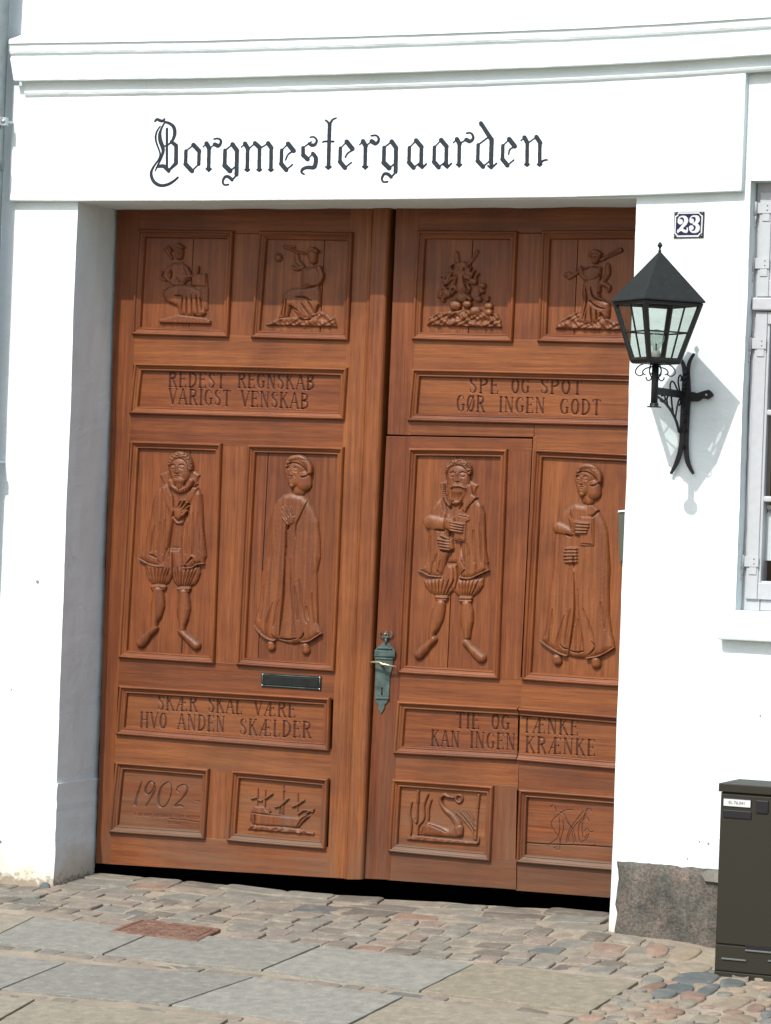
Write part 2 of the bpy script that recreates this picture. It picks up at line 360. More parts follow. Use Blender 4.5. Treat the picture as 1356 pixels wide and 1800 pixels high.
# ------------------------------------------------------------------ carving engine: height fields drawn as strokes and shapes
def poly_sd(X, Y, poly):
    """positive inside"""
    poly = np.asarray(poly, float); n = len(poly); d = np.full(X.shape, 1e9); ins = np.zeros(X.shape, bool)
    for i in range(n):
        ax, ay = poly[i]; bx, by = poly[(i + 1) % n]
        ex, ey = bx - ax, by - ay; L = ex * ex + ey * ey + 1e-12
        t = np.clip(((X - ax) * ex + (Y - ay) * ey) / L, 0, 1)
        d = np.minimum(d, (X - ax - t * ex) ** 2 + (Y - ay - t * ey) ** 2)
        if ay != by:
            c = ((ay > Y) != (by > Y)) & (X < ex * (Y - ay) / (ey) + ax)
            ins ^= c
    d = np.sqrt(d); return np.where(ins, d, -d)
class HF:
    def __init__(s, x0, y0, x1, y1, step, base=0.):
        s.nx = int((x1 - x0) / step) + 1; s.ny = int((y1 - y0) / step) + 1
        s.X, s.Y = np.meshgrid(np.linspace(x0, x1, s.nx), np.linspace(y0, y1, s.ny)); s.x0, s.y0, s.step = x0, y0, (x1 - x0) / (s.nx - 1)
        s.sy = (y1 - y0) / (s.ny - 1)
        s.H = np.full(s.X.shape, float(base)); s.o = (0, 0); s.k = 1.
    def frame(s, ox, oy, k): s.o = (ox, oy); s.k = k
    def T(s, pts): return [(s.o[0] + p[0] / s.k, s.o[1] + p[1] / s.k) for p in pts]
    def win(s, xs, ys, m):
        i0 = max(int((min(xs) - m - s.x0) / s.step), 0); i1 = min(int((max(xs) + m - s.x0) / s.step) + 2, s.nx)
        j0 = max(int((min(ys) - m - s.y0) / s.sy), 0); j1 = min(int((max(ys) + m - s.y0) / s.sy) + 2, s.ny)
        return slice(j0, max(j1, j0)), slice(i0, max(i1, i0))
    def strokes_d(s, pts, rad, fn):
        """distance (normalised by radius) to a tapered polyline; fn(window, dist/rad, dist)"""
        if not isinstance(rad, (list, tuple, np.ndarray)): rad = [rad] * len(pts)
        m = max(rad) * 1.6 + 1
        w = s.win([p[0] for p in pts], [p[1] for p in pts], m)
        X = s.X[w]; Y = s.Y[w]
        if X.size == 0: return
        q = np.full(X.shape, 9.)
        for i in range(max(len(pts) - 1, 1)):
            a = pts[i]; b = pts[min(i + 1, len(pts) - 1)]; ra = rad[i]; rb = rad[min(i + 1, len(pts) - 1)]
            ex, ey = b[0] - a[0], b[1] - a[1]; L = ex * ex + ey * ey + 1e-9
            t = np.clip(((X - a[0]) * ex + (Y - a[1]) * ey) / L, 0, 1)
            q = np.minimum(q, np.hypot(X - a[0] - t * ex, Y - a[1] - t * ey) / (ra + (rb - ra) * t + 1e-6))
        fn(w, q)
    def cap(s, pts, rad, h, base=0., smooth=True, fr=True, pw=.5):
        if fr:
            pts = s.T(pts); k = s.k
            rad = [r / k for r in rad] if isinstance(rad, (list, tuple)) else rad / k
        if smooth and len(pts) > 2:
            n = len(pts); 
            if isinstance(rad, list): rad = list(np.interp(np.linspace(0, n - 1, (n - 1) * 4 + 1), range(n), rad))
            pts = sm(pts, 4)
        def fn(w, q):
            v = np.where(q < 1, base + h * np.clip(1 - q * q, 0, 1) ** pw, -1)
            s.H[w] = np.maximum(s.H[w], v)
        s.strokes_d(pts, rad, fn)
    def poly(s, pts, h, edge, base=0., smooth=False, fr=True, mode='max', warp=None):
        if fr: pts = s.T(pts)
        if smooth: pts = smc(pts)
        w = s.win([p[0] for p in pts], [p[1] for p in pts], 1)
        d = poly_sd(s.X[w], s.Y[w], pts)
        t = np.clip(d / edge, 0, 1); v = np.where(d > 0, base + h * np.sqrt(1 - (1 - t) ** 2), -1)
        if warp is not None: v = np.where(d > 0, v + warp(s.X[w], s.Y[w]) * np.clip(d / edge * 2, 0, 1), v)
        s.H[w] = np.maximum(s.H[w], v) if mode == 'max' else np.where(d > 0, v, s.H[w])
    def cut(s, pts, rad, dep, fr=True, smooth=True, always=False):
        if not always and not isinstance(rad, (list, tuple)) and len(pts) >= 2 and tuple(pts[0]) != tuple(pts[-1]):
            if len(pts) == 2: a, b = np.array(pts[0], float), np.array(pts[1], float); pts = [tuple(a + (b - a) * t) for t in (0, .25, .5, .75, 1)]
            n = len(pts); rad = [rad * (.30 + .85 * math.sin(math.pi * i / (n - 1)) ** .7) for i in range(n)]
        if fr:
            pts = s.T(pts); rad = [r / s.k for r in rad] if isinstance(rad, (list, tuple)) else rad / s.k
        if smooth and len(pts) > 2:
            n = len(pts)
            if isinstance(rad, list): rad = list(np.interp(np.linspace(0, n - 1, (n - 1) * 4 + 1), range(n), rad))
            pts = sm(pts, 4)
        def fn(w, q):
            g = dep * (1. if always else 1.4) * np.exp(-q * q * 1.6); H = s.H[w]
            s.H[w] = np.where((H > 0) | always, np.maximum(H - g, .0006 if not always else -9), H)
        s.strokes_d(pts, rad, fn)
    def face(s, cx, cy, w, h, b, turn=0., beard=False):
        """eyes, brow, nose, mouth on a head already raised to about b; zoom coordinates"""
        ex = w * .26
        for sx in (-1, 1):
            x = cx + sx * ex * (1 + .2 * turn * sx)
            s.cut([(x - w * .12, cy - h * .02), (x, cy - h * .03), (x + w * .12, cy - h * .02)], w * .13, .0034)
            s.cut([(x - w * .18, cy - h * .10), (x, cy - h * .155), (x + w * .18, cy - h * .09)], w * .055, .0032)
            s.cap([(x - w * .03, cy - h * .015), (x + w * .03, cy - h * .015)], [w * .085, w * .085], .0030, b - .0052)
            s.cut([(x - w * .09, cy + h * .035), (x + w * .09, cy + h * .035)], w * .03, .002)
        nx = cx + turn * w * .10
        s.cap([(nx, cy - h * .10), (nx - w * .02, cy + h * .10), (nx - w * .02, cy + h * .20)], [w * .055, w * .075, w * .115], .0055, b - .001)
        s.cut([(nx - w * .14, cy + h * .265), (nx, cy + h * .285), (nx + w * .13, cy + h * .265)], w * .045, .0035)
        s.cut([(nx - w * .26, cy + h * .14), (nx - w * .22, cy + h * .34)], w * .05, .0018); s.cut([(nx + w * .20, cy + h * .14), (nx + w * .24, cy + h * .34)], w * .05, .0018)
        s.cap([(nx - w * .11, cy + h * .345), (nx + w * .10, cy + h * .345)], w * .042, .0022, b - .0015)
        s.cut([(nx - w * .17, cy + h * .385), (nx, cy + h * .38), (nx + w * .16, cy + h * .385)], w * .035, .0042)
        s.cap([(nx - w * .09, cy + h * .425), (nx + w * .08, cy + h * .425)], w * .045, .0024, b - .0018)
        s.cut([(nx - w * .10, cy + h * .49), (nx + w * .09, cy + h * .49)], w * .04, .002)
    def hair(s, path, spread, n, seed=1, out=None):
        r = random.Random(seed); q = sm(path, 6)
        for _ in range(n):
            a = q[r.randrange(len(q) - 1)]; o = r.uniform(-spread, spread); x = a[0] + r.uniform(-8, 8); y = a[1] + o
            if out is not None: dx, dy = x - out[0], y - out[1]; L = math.hypot(dx, dy) + 1e-6; dx /= L; dy /= L
            else: dx, dy = .15, 1
            l = r.uniform(16, 34); cu = r.uniform(-8, 8)
            s.cut([(x, y), (x + dx * l * .5 + cu, y + dy * l * .5), (x + dx * l, y + dy * l)], 6, .0036)
    def grain(s, amp, seed=0):
        r = np.random.default_rng(seed); n = r.normal(size=s.H.shape)
        for _ in range(2):
            n[1:-1] = (n[:-2] + n[1:-1] * 2 + n[2:]) / 4; n[:, 1:-1] = (n[:, :-2] + n[:, 1:-1] * 2 + n[:, 2:]) / 4
        s.H = np.where(s.H > 0, np.maximum(s.H + n * amp, .0005), s.H)
    def build(s, name, yplane, mat, parent, eps=.0004, full=False, mats2=None, thr=None):
        if not full: s.H = np.where(s.H > eps, s.H * 1.12, s.H)
        if not full:
            A = np.maximum(s.H, 0); Bm = A.copy(); Bm[1:-1, 1:-1] = (A[1:-1, 1:-1] * 10 + A[:-2, 1:-1] + A[2:, 1:-1] + A[1:-1, :-2] + A[1:-1, 2:]) / 14
            s.H = np.where(s.H > eps, np.maximum(Bm, eps * 1.5), s.H)
        ymid = yplane - (0 if full else .008)
        V = P(s.X, s.Y, ymid).copy(); H = s.H if full else np.where(s.H > eps, s.H, -.0015)
        V[..., 1] = yplane - H
        idx = np.arange(s.nx * s.ny).reshape(s.ny, s.nx)
        f = np.stack([idx[:-1, :-1], idx[1:, :-1], idx[1:, 1:], idx[:-1, 1:]], -1).reshape(-1, 4)
        hq = np.stack([H[:-1, :-1], H[1:, :-1], H[1:, 1:], H[:-1, 1:]], -1).reshape(-1, 4)
        mi = None
        if not full:
            keep = hq.max(1) > eps; f = f[keep]; hq = hq[keep]
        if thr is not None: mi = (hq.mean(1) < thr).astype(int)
        used = np.unique(f); remap = np.zeros(s.nx * s.ny, np.int64); remap[used] = np.arange(len(used))
        Vv = V.reshape(-1, 3)[used]; f = remap[f]
        mats = [mat] + ([mats2] if mats2 else [])
        return mesh_obj(name, Vv, f, mats, parent, smooth=True, midx=mi)
# ------------------------------------------------------------------ a roman alphabet with thick stems and thin joins
def GL():
    K, N = 1, 0
    def S(x, a=0, b=1): return [(K, [(x, a), (x, b)]), (N, [(x - .09, a), (x + .09, a)]), (N, [(x - .09, b), (x + .09, b)])]
    g = {}
    g['A'] = (.62, [(N, [(.03, 0), (.29, 1)]), (K, [(.29, 1), (.56, 0)]), (N, [(.12, .36), (.46, .36)]), (N, [(-.04, 0), (.12, 0)]), (N, [(.48, 0), (.66, 0)])])
    bowl = lambda a, b, w: [(N, [(.1, b), (.24, b - .01)]), (K, [(.26, b - .03), (w, (a + b) / 2 + .12), (w, (a + b) / 2 - .12), (.26, a + .03)]), (N, [(.24, a + .01), (.1, a)])]
    g['B'] = (.56, S(.1) + bowl(.53, 1, .42) + bowl(0, .53, .47))
    g['D'] = (.60, S(.1) + [(N, [(.1, 1), (.25, .99)]), (K, [(.27, .97), (.46, .78), (.52, .5), (.46, .22), (.27, .03)]), (N, [(.25, .01), (.1, 0)])])
    g['E'] = (.54, S(.1) + [(N, [(.1, 1), (.46, 1)]), (N, [(.46, 1), (.46, .86)]), (N, [(.1, .52), (.36, .52)]), (N, [(.36, .6), (.36, .44)]), (N, [(.1, 0), (.48, 0)]), (N, [(.48, 0), (.48, .15)])])
    g['G'] = (.58, [(N, [(.48, .78), (.42, .95), (.28, 1), (.18, .95)]), (K, [(.16, .92), (.07, .7), (.06, .35), (.15, .08)]), (N, [(.17, .05), (.28, 0), (.4, .04), (.46, .12)]), (K, [(.46, .1), (.46, .42)]), (N, [(.36, .42), (.54, .42)])])
    g['H'] = (.66, S(.1) + S(.54) + [(N, [(.1, .52), (.54, .52)])])
    g['I'] = (.26, S(.13))
    g['K'] = (.62, S(.1) + [(N, [(.12, .42), (.46, 1)]), (K, [(.22, .58), (.54, 0)]), (N, [(.38, 1), (.54, 1)]), (N, [(.46, 0), (.62, 0)])])
    g['L'] = (.50, S(.1) + [(N, [(.1, 0), (.44, 0)]), (N, [(.44, 0), (.44, .16)])])
    g['N'] = (.66, [(N, [(.1, 0), (.1, 1)]), (K, [(.1, 1), (.52, 0)]), (N, [(.53, 0), (.53, 1)]), (N, [(.02, 0), (.18, 0)]), (N, [(.45, 1), (.61, 1)]), (N, [(.0, 1), (.12, 1)])])
    g['O'] = (.58, [(K, [(.2, .04), (.09, .25), (.07, .5), (.09, .75), (.2, .96)]), (N, [(.2, .97), (.28, 1), (.36, .97)]), (K, [(.36, .96), (.47, .75), (.49, .5), (.47, .25), (.36, .04)]), (N, [(.36, .03), (.28, 0), (.2, .03)])])
    g['Ø'] = (.58, g['O'][1] + [(N, [(.06, -.04), (.5, 1.04)])])
    g['P'] = (.54, S(.1) + bowl(.48, 1, .44))
    g['R'] = (.60, S(.1) + bowl(.52, 1, .43) + [(K, [(.28, .5), (.52, 0)]), (N, [(.46, 0), (.6, 0)])])
    g['S'] = (.48, [(N, [(.39, .76), (.37, .94), (.26, 1), (.15, .97)]), (K, [(.13, .94), (.07, .78), (.14, .6), (.32, .42), (.40, .25), (.33, .06)]), (N, [(.31, .03), (.2, 0), (.09, .05), (.06, .24)])])
    g['T'] = (.56, [(K, [(.28, 0), (.28, 1)]), (N, [(.2, 0), (.37, 0)]), (N, [(.04, 1), (.52, 1)]), (N, [(.04, 1), (.04, .86)]), (N, [(.52, 1), (.52, .86)])])
    g['V'] = (.60, [(K, [(.06, 1), (.31, 0)]), (N, [(.31, 0), (.55, 1)]), (N, [(-.02, 1), (.14, 1)]), (N, [(.47, 1), (.63, 1)])])
    g['Æ'] = (.82, [(N, [(.02, 0), (.40, 1)]), (N, [(.14, .36), (.42, .36)]), (K, [(.42, 0), (.42, 1)]), (N, [(.36, 1), (.74, 1)]), (N, [(.74, 1), (.74, .86)]), (N, [(.42, .52), (.64, .52)]), (N, [(.64, .6), (.64, .44)]), (N, [(.34, 0), (.76, 0)]), (N, [(.76, 0), (.76, .15)]), (N, [(-.04, 0), (.1, 0)])])
    return g
GLY = GL()
def carve_word(hf, word, x0, x1, yb0, yb1, cap, dep=.0042, T=1.75, t=.8, lean=-.03):
    adv = [GLY[c][0] + .13 for c in word]; tot = sum(adv) - .13; k = (x1 - x0) / tot; x = 0.
    for c, a in zip(word, adv):
        for kind, pts in GLY[c][1]:
            q = []
            for (u, v) in pts:
                px = x0 + (x + u) * k - v * cap * lean; py = yb0 + (yb1 - yb0) * ((x + u) / tot) - v * cap
                q.append((px, py))
            hf.cut(q, T if kind else t, dep if kind else dep * .8, fr=False, always=True, smooth=kind == 1 and len(q) > 2)
        x += a
# ------------------------------------------------------------------ the house
house = thing('town_house', 'white plastered street front with carved gate opening and old lettering over it', 'house', (0, 0, 0))
YF = .33                                       # face of the gate stiles
XL, XR = float(P(115, 950, 0)[0]), float(P(1097, 950, 0)[0])          # jambs
ZT = float(P(600, 352, 0)[2])
def gridwall(name, xs, zs, holes, y, depth, mat, parent, amp=.0015, step=.05):
    """front face with rectangular holes and their reveals, gently uneven"""
    def sub(a):
        o = []
        for i in range(len(a) - 1):
            n = max(1, int(round((a[i + 1] - a[i]) / step))); o += list(np.linspace(a[i], a[i + 1], n, endpoint=False))
        return np.array(o + [a[-1]])
    X = sub(xs); Z = sub(zs); nx, nz = len(X), len(Z)
    def nz_(x, z, s):
        return amp * (math.sin(x * 3.1 + z * 5.3 + s) + .6 * math.sin(x * 11.7 - z * 8.1 + s * 2) + .5 * math.sin(z * 23 + x * 17 + s) + .35 * math.sin(z * 61 + x * 40 + s * 3))
    V = []; Fc = []
    for j in range(nz):
        for i in range(nx):
            V.append((X[i] + nz_(X[i], Z[j], 1) * (1 if 0 < i < nx - 1 else 0), y + nz_(X[i], Z[j], 4) * .7, Z[j] + (nz_(X[i], Z[j], 7) * .6 if 0 < j < nz - 1 else 0)))
    def hole(i, j):
        cx, cz = (X[i] + X[i + 1]) / 2, (Z[j] + Z[j + 1]) / 2
        return any(h[0] < cx < h[1] and h[2] < cz < h[3] for h in holes)
    M = {}
    for j in range(nz - 1):
        for i in range(nx - 1):
            M[i, j] = not hole(i, j)
            if M[i, j]: a = j * nx + i; Fc.append((a, a + 1, a + nx + 1, a + nx))
    back = {}
    def bk(a, dd, ux, uz):
        k = (a, ux, uz)
        if k not in back:
            row = []
            for q in range(1, 7):
                x, yy, z = V[a]; t = q / 6
                row.append(len(V)); V.append((x + ux * nz_(yy + t * 2, z, 3) * .8, y + dd * t, z + uz * nz_(x, t * 3, 5) * .8))
            back[k] = row
        return back[k]
    for j in range(nz - 1):
        for i in range(nx - 1):
            if not M[i, j]: continue
            for (di, dj, a, b) in ((-1, 0, j * nx + i, (j + 1) * nx + i), (1, 0, j * nx + i + 1, (j + 1) * nx + i + 1), (0, -1, j * nx + i, j * nx + i + 1), (0, 1, (j + 1) * nx + i, (j + 1) * nx + i + 1)):
                ii, jj = i + di, j + dj
                if (ii, jj) in M and not M[ii, jj]:
                    dd = depth
                    for h in holes:
                        if h[0] - 1e-3 < (X[ii] + X[ii + 1]) / 2 < h[1] + 1e-3 and h[2] < (Z[jj] + Z[jj + 1]) / 2 < h[3]: dd = h[4]
                    ra = [a] + bk(a, dd, abs(di), abs(dj)); rb = [b] + bk(b, dd, abs(di), abs(dj))
                    for q in range(6): Fc.append((ra[q], rb[q], rb[q + 1], ra[q + 1]))
    o = mesh_obj(name, V, Fc, mat, parent, smooth=False); recalc(o)
    return o
# window opening on the wall plane
WX0 = float(P(1307, 700, 0)[0]); WZ1 = float(P(1322, 317, 0)[2]); WZ0 = float(P(1292, 1073, 0)[2])
WX1 = WX0 + 1.10
ZTOP = 4.2
wall = gridwall('wall', [-4.2, XL, XR, WX0, WX1, 5.2], [-.35, WZ0, ZT, WZ1, ZTOP] if WZ1 > ZT else [-.35, WZ0, WZ1, ZT, ZTOP],
                [(XL, XR, -1, ZT, .365), (WX0, WX1, WZ0, WZ1, .16)], 0., .3, PL, house)
# base plaster, one centimetre proud, each side of the gate
zb0 = float(P(50, 1374, 0)[2]); zb1 = float(P(1170, 1466, 0)[2])
def rough_slab(name, x0, x1, z0, z1, yf, mat, amp=.004, step=.03, jx=(0, 0), seed=1, ret=(0, 0), top=0.):
    """uneven slab: front face with irregular edges"""
    r = random.Random(seed); nx = max(2, int((x1 - x0) / step)); nz = max(2, int((z1 - z0) / step)); V = []; Fc = []
    nj = lambda: r.uniform(-1, 1)
    for j in range(nz + 1):
        ex0, ex1 = nj() * jx[0], nj() * jx[1]
        for i in range(nx + 1):
            x = x0 + (x1 - x0) * i / nx; z = z0 + (z1 - z0) * j / nz
            if i == 0: x += ex0
            if i == nx: x += ex1
            if j == nz: z += nj() * top
            V.append((x, yf + nj() * amp, z))
    W = nx + 1
    for j in range(nz):
        for i in range(nx): a = j * W + i; Fc.append((a, a + 1, a + W + 1, a + W))
    rim = [j * W for j in range(nz + 1)] + [nz * W + i for i in range(1, nx + 1)] + [j * W + nx for j in range(nz - 1, -1, -1)]
    b0 = len(V); cxm, czm = (x0 + x1) / 2, (z0 + z1) / 2
    for q in rim:
        x, y, z = V[q]; k = .0; V.append((x, .02 if (ret[0] == 0 or x > x0 + .05) and (ret[1] == 0 or x < x1 - .05) else .35, z))
    for i in range(len(rim) - 1): Fc.append((rim[i], rim[i + 1], b0 + i + 1, b0 + i))
    o = mesh_obj(name, V, Fc, mat, house, smooth=False); recalc(o)
    return o
rough_slab('base_plaster', -4.2, XL + .010, -.3, zb0, -.010, PL, .0012, .03, (0, .0025), 3, (0, 1), .003)
rough_slab('base_plaster', XR + .012, 5.2, -.3, zb1, -.010, PL, .0012, .03, (.002, 0), 5, (0, 0), .003)
xp0 = float(P(1086, 1570, 0)[0]); zp1 = float(P(1085, 1514, -.02)[2]); xp1 = float(P(1262, 1560, 0)[0])
def plinth():
    r = random.Random(9); V = []; Fc = []; nx, nz = 90, 14
    for j in range(nz + 1):
        for i in range(nx + 1):
            u = i / nx; x = xp0 + 2.0 * u; z = -.18 + (zp1 + .18) * j / nz
            x += (r.uniform(-.008, .008) if i == 0 else 0); z += (r.uniform(-.0022, .0022) if j == nz else 0)
            V.append((x, -.024 + .004 * math.sin(x * 13 + z * 21) + r.uniform(-.0035, .0035) + (0.008 if j == nz or i == 0 else 0), z))
    W = nx + 1
    for j in range(nz):
        for i in range(nx): a = j * W + i; Fc.append((a, a + 1, a + W + 1, a + W))
    top = [nz * W + i for i in range(W)]; b = len(V)
    for q in top: V.append((V[q][0], .01, V[q][2]))
    for i in range(nx): Fc.append((top[i], top[i + 1], b + i + 1, b + i))
    lf = [j * W for j in range(nz + 1)]; b = len(V)
    for q in lf: V.append((V[q][0], .01, V[q][2]))
    for i in range(nz): Fc.append((lf[i], lf[i + 1], b + i + 1, b + i))
    o = mesh_obj('plinth', V, Fc, PLIN, house, smooth=True); recalc(o)
plinth()
# flat white-washed chip on the plinth top
prism('mortar_patch', [(float(P(x, y, -.034)[0]), float(P(x, y, -.034)[2])) for x, y in ((1232, 1535), (1245, 1530), (1264, 1531), (1264, 1552), (1240, 1549))], -.034, -.02, SLABG, house)
# thick house body behind, so that the place is closed: passage behind the gate and a dim room behind the window
def room(name, x0, x1, y0, y1, z0, z1, mat):
    v, f = box_data(x0, x1, y0, y1, z0, z1); f = [g for g in f if g != (0, 4, 5, 1)]
    return mesh_obj(name, v, f, mat, house)
room('passage', XL - .06, XR + .06, .375, 3.4, -.2, ZT + .03, DARK)
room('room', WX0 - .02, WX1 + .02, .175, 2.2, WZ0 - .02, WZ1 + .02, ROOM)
# roof-side closing faces so no light leaks from behind
mesh_obj('back_wall', [(-4.2, 3.5, -.3), (5.2, 3.5, -.3), (5.2, 3.5, ZTOP), (-4.2, 3.5, ZTOP), (-4.2, .0, ZTOP), (5.2, .0, ZTOP), (-4.2, 0, -.3), (5.2, 0, -.3)],
         [(0, 1, 2, 3), (3, 2, 5, 4), (0, 3, 4, 6), (1, 7, 5, 2)], PL, house)
# lintel block (frieze) and cornice, both with the gentle sag they have
FX0 = float(P(15, 270, -.035)[0]); FX1 = float(P(1307, 250, -.035)[0])
def strip_band(name, xs, lines, mat, close_left=True, close_right=True, amp=.0012):
    """lines: list of (y, [z at each x]) forming a profile swept along x"""
    V = []; Fc = []; n = len(xs); r = random.Random(4)
    for y, zs in lines:
        for i in range(n): V.append((xs[i] if not callable(xs) else 0, y + r.uniform(-amp, amp) * .5, zs[i] + r.uniform(-amp, amp)))
    for k in range(len(lines) - 1):
        for i in range(n - 1): a = k * n + i; Fc.append((a, a + 1, a + n + 1, a + n))
    if close_left: Fc.append(tuple(k * n for k in range(len(lines))))
    if close_right: Fc.append(tuple(k * n + n - 1 for k in range(len(lines)))[::-1])
    o = mesh_obj(name, V, Fc, mat, house); recalc(o); return o
# measured lines of the cornice in the photograph at five columns, read on their own planes
PXS = [20, 110, 250, 361, 500, 660, 820, 1000, 1180, 1356, 1480]
lip = [76, 74.5, 72.5, 71, 67, 62.5, 57, 50.5, 41, 29.5, 19]      # underside of the top lip
def line(off, y, pxs=PXS, base=lip):
    q = P(np.array(pxs, float), np.array(base) + np.array(off), y); return q
def cornice():
    prof = [(-.004, -14), (-.098, -7.5), (-.102, -5), (-.102, 0), (-.094, .8), (-.0935, 8), (-.093, 14), (-.089, 18), (-.081, 21.5), (-.080, 24.3), (-.083, 25), (-.085, 26), (-.085, 64.5), (-.083, 66), (-.046, 67.5), (-.042, 76), (-.047, 82), (-.048, 87), (-.044, 91), (-.036, 95)]
    mats = []
    xs = P(np.array(PXS, float), np.array(lip), -.08)[:, 0]; x_end = 5.2
    V = []; Fc = []
    xs2 = list(xs) + [x_end]
    n = len(xs2)
    for (y, off) in prof:
        o = np.full(len(PXS), float(off))
        # the frieze shadow line rises less than the lip on the left
        q = P(np.array(PXS, float), np.array(lip) + o, y)
        zs = list(q[:, 2]); zs.append(zs[-1])
        mit = max(0, (-.090 - y)) if False else 0
        for i in range(n):
            x = xs2[i]
            if i == 0: x = xs2[0] + (max(0, (-y) * 0) if off < 60 else min(.055, .055 * (off - 60) / 12))
            V.append((x, y, zs[i]))
    for k in range(len(prof) - 1):
        for i in range(n - 1): a = k * n + i; Fc.append((a, a + 1, a + n + 1, a + n))
    b = len(V)
    V.append((xs2[0], .0, V[0][2])); V.append((xs2[0] + .05, .0, V[(len(prof) - 1) * n][2]))
    Fc.append(tuple(k * n for k in range(len(prof))) + (b + 1, b))
    o = mesh_obj('cornice', V, Fc, PL, house); recalc(o)
    # soft plaster edges
    bm = bmesh.new(); bm.from_mesh(o.data)
    bmesh.ops.subdivide_edges(bm, edges=[e for e in bm.edges if e.calc_length() > .25], cuts=6)
    r = random.Random(2)
    for v in bm.verts: v.co.z += r.uniform(-.0005, .0005); v.co.y += r.uniform(-.0005, .0005)
    bm.to_mesh(o.data); bm.free()
cornice()
def frieze():
    bx = [15, 141, 350, 700, 1000, 1121, 1304]; by = [352.5, 353, 352.5, 350, 346, 342.5, 335.5]
    q = P(np.array(bx, float), np.array(by), -.035); V = []; Fc = []
    tx = [22, 160, 350, 700, 1000, 1121, 1311]
    t = P(np.interp(bx, bx, tx), np.array([150, 150, 148, 140, 132, 126, 118.]), -.035)
    n = len(bx)
    for i in range(n): V.append((float(q[i, 0]), -.035, float(q[i, 2])))
    for i in range(n): V.append((float(q[i, 0]), -.035, float(t[i, 2]) + .0))
    for i in range(n): V.append((float(q[i, 0]), .012, float(q[i, 2])))
    for i in range(n - 1): Fc.append((i, i + 1, n + i + 1, n + i)); Fc.append((i, 2 * n + i, 2 * n + i + 1, i + 1))
    V.append((float(q[0, 0]), .012, V[n][2])); V.append((float(q[-1, 0]), .012, V[2 * n - 1][2])); b = 3 * n
    Fc.append((0, n, b, 2 * n)); Fc.append((n - 1, 3 * n - 1, b + 1, 2 * n - 1))
    o = mesh_obj('lintel_block', V, Fc, PL, house); recalc(o)
    bm = bmesh.new(); bm.from_mesh(o.data); bmesh.ops.bevel(bm, geom=[e for e in bm.edges if len(e.link_faces) == 2 and e.calc_face_angle(0) > 1], offset=.004, segments=2, affect='EDGES', profile=.5)
    bm.to_mesh(o.data); bm.free()
frieze()

# small old damages of the plaster
def chip(x, y, r, seed):
    rr = random.Random(seed); c = P(x, y, -.0105 if y > 1380 else -.001); pts = [(float(c[0]) + r * rr.uniform(.6, 1.1) * math.cos(a), float(c[2]) + r * rr.uniform(.6, 1.3) * math.sin(a)) for a in np.linspace(0, 2 * math.pi, 9)[:-1]]
    prism('plaster_chip', pts, float(c[1]) - .0035, float(c[1]) + .002, SAND, house)
for i, (x, y, r) in enumerate(((66, 1022, .007), (1246, 1483, .005), (1230, 1479, .003), (36, 1376, .003), (1209, 1509, .003), (1337, 1258, .003), (1, 1480, .006), (20, 1212, .003))): chip(x, y, r, i)
# ------------------------------------------------------------------ the gate
PROF = [(a_, b_ * .95) for a_, b_ in [(0, -.004), (.0, .004), (.04, .0125), (.12, .0185), (.22, .0205), (.32, .0185), (.39, .013), (.42, .0085), (.50, .0095), (.58, .0055), (.66, .0015), (.74, .0035), (.82, .0045), (.88, .0015), (.93, -.006), (1., -.0155), (1.0, -.020)]]
MW = .038
YP = YF + .012
def lerp(a, b, t): return a + (b - a) * t
def world_quad(q, y=YF):
    return [np.array([P(x, yy, y)[0], P(x, yy, y)[2]]) for x, yy in q]
def inset(c, wl, wr, wt, wb):
    TL, TR, BR, BL = c
    ux = (TR - TL) / np.linalg.norm(TR - TL); uz = (TL - BL) / np.linalg.norm(TL - BL); ux2 = (BR - BL) / np.linalg.norm(BR - BL); uz2 = (TR - BR) / np.linalg.norm(TR - BR)
    return [TL + ux * wl - uz * wt, TR - ux * wr - uz2 * wt, BR - ux2 * wr + uz2 * wb, BL + ux2 * wl + uz * wb]
def frame(root, quad, sides='TRBL', bottom_mat=None, w=MW, y=YF):
    c = world_quad(quad, y)
    i = inset(c, w if 'L' in sides else 0, w if 'R' in sides else 0, w, w)
    pairs = {'T': (0, 1), 'R': (1, 2), 'B': (2, 3), 'L': (3, 0)}
    for s in sides:
        a, b = pairs[s]; V = []; Fc = []; n = len(PROF)
        seg = 6
        for q in range(seg + 1):
            tt = q / seg
            for t, h in PROF:
                A = lerp(c[a], i[a], t); B = lerp(c[b], i[b], t); p = lerp(A, B, tt); V.append((p[0], y - h - random.uniform(-.0003, .0003), p[1] + random.uniform(-.0002, .0002)))
        for q in range(seg):
            for k in range(n - 1): Fc.append((q * n + k, q * n + k + 1, q * n + n + k + 1, q * n + n + k))
        mat = (WH if s in 'TB' else WV)
        if s == 'B' and bottom_mat: mat = bottom_mat
        o = mesh_obj('moulding', V, Fc, mat, root, smooth=True); recalc(o)
        # shade by profile, keep joints crisp
    return c, i
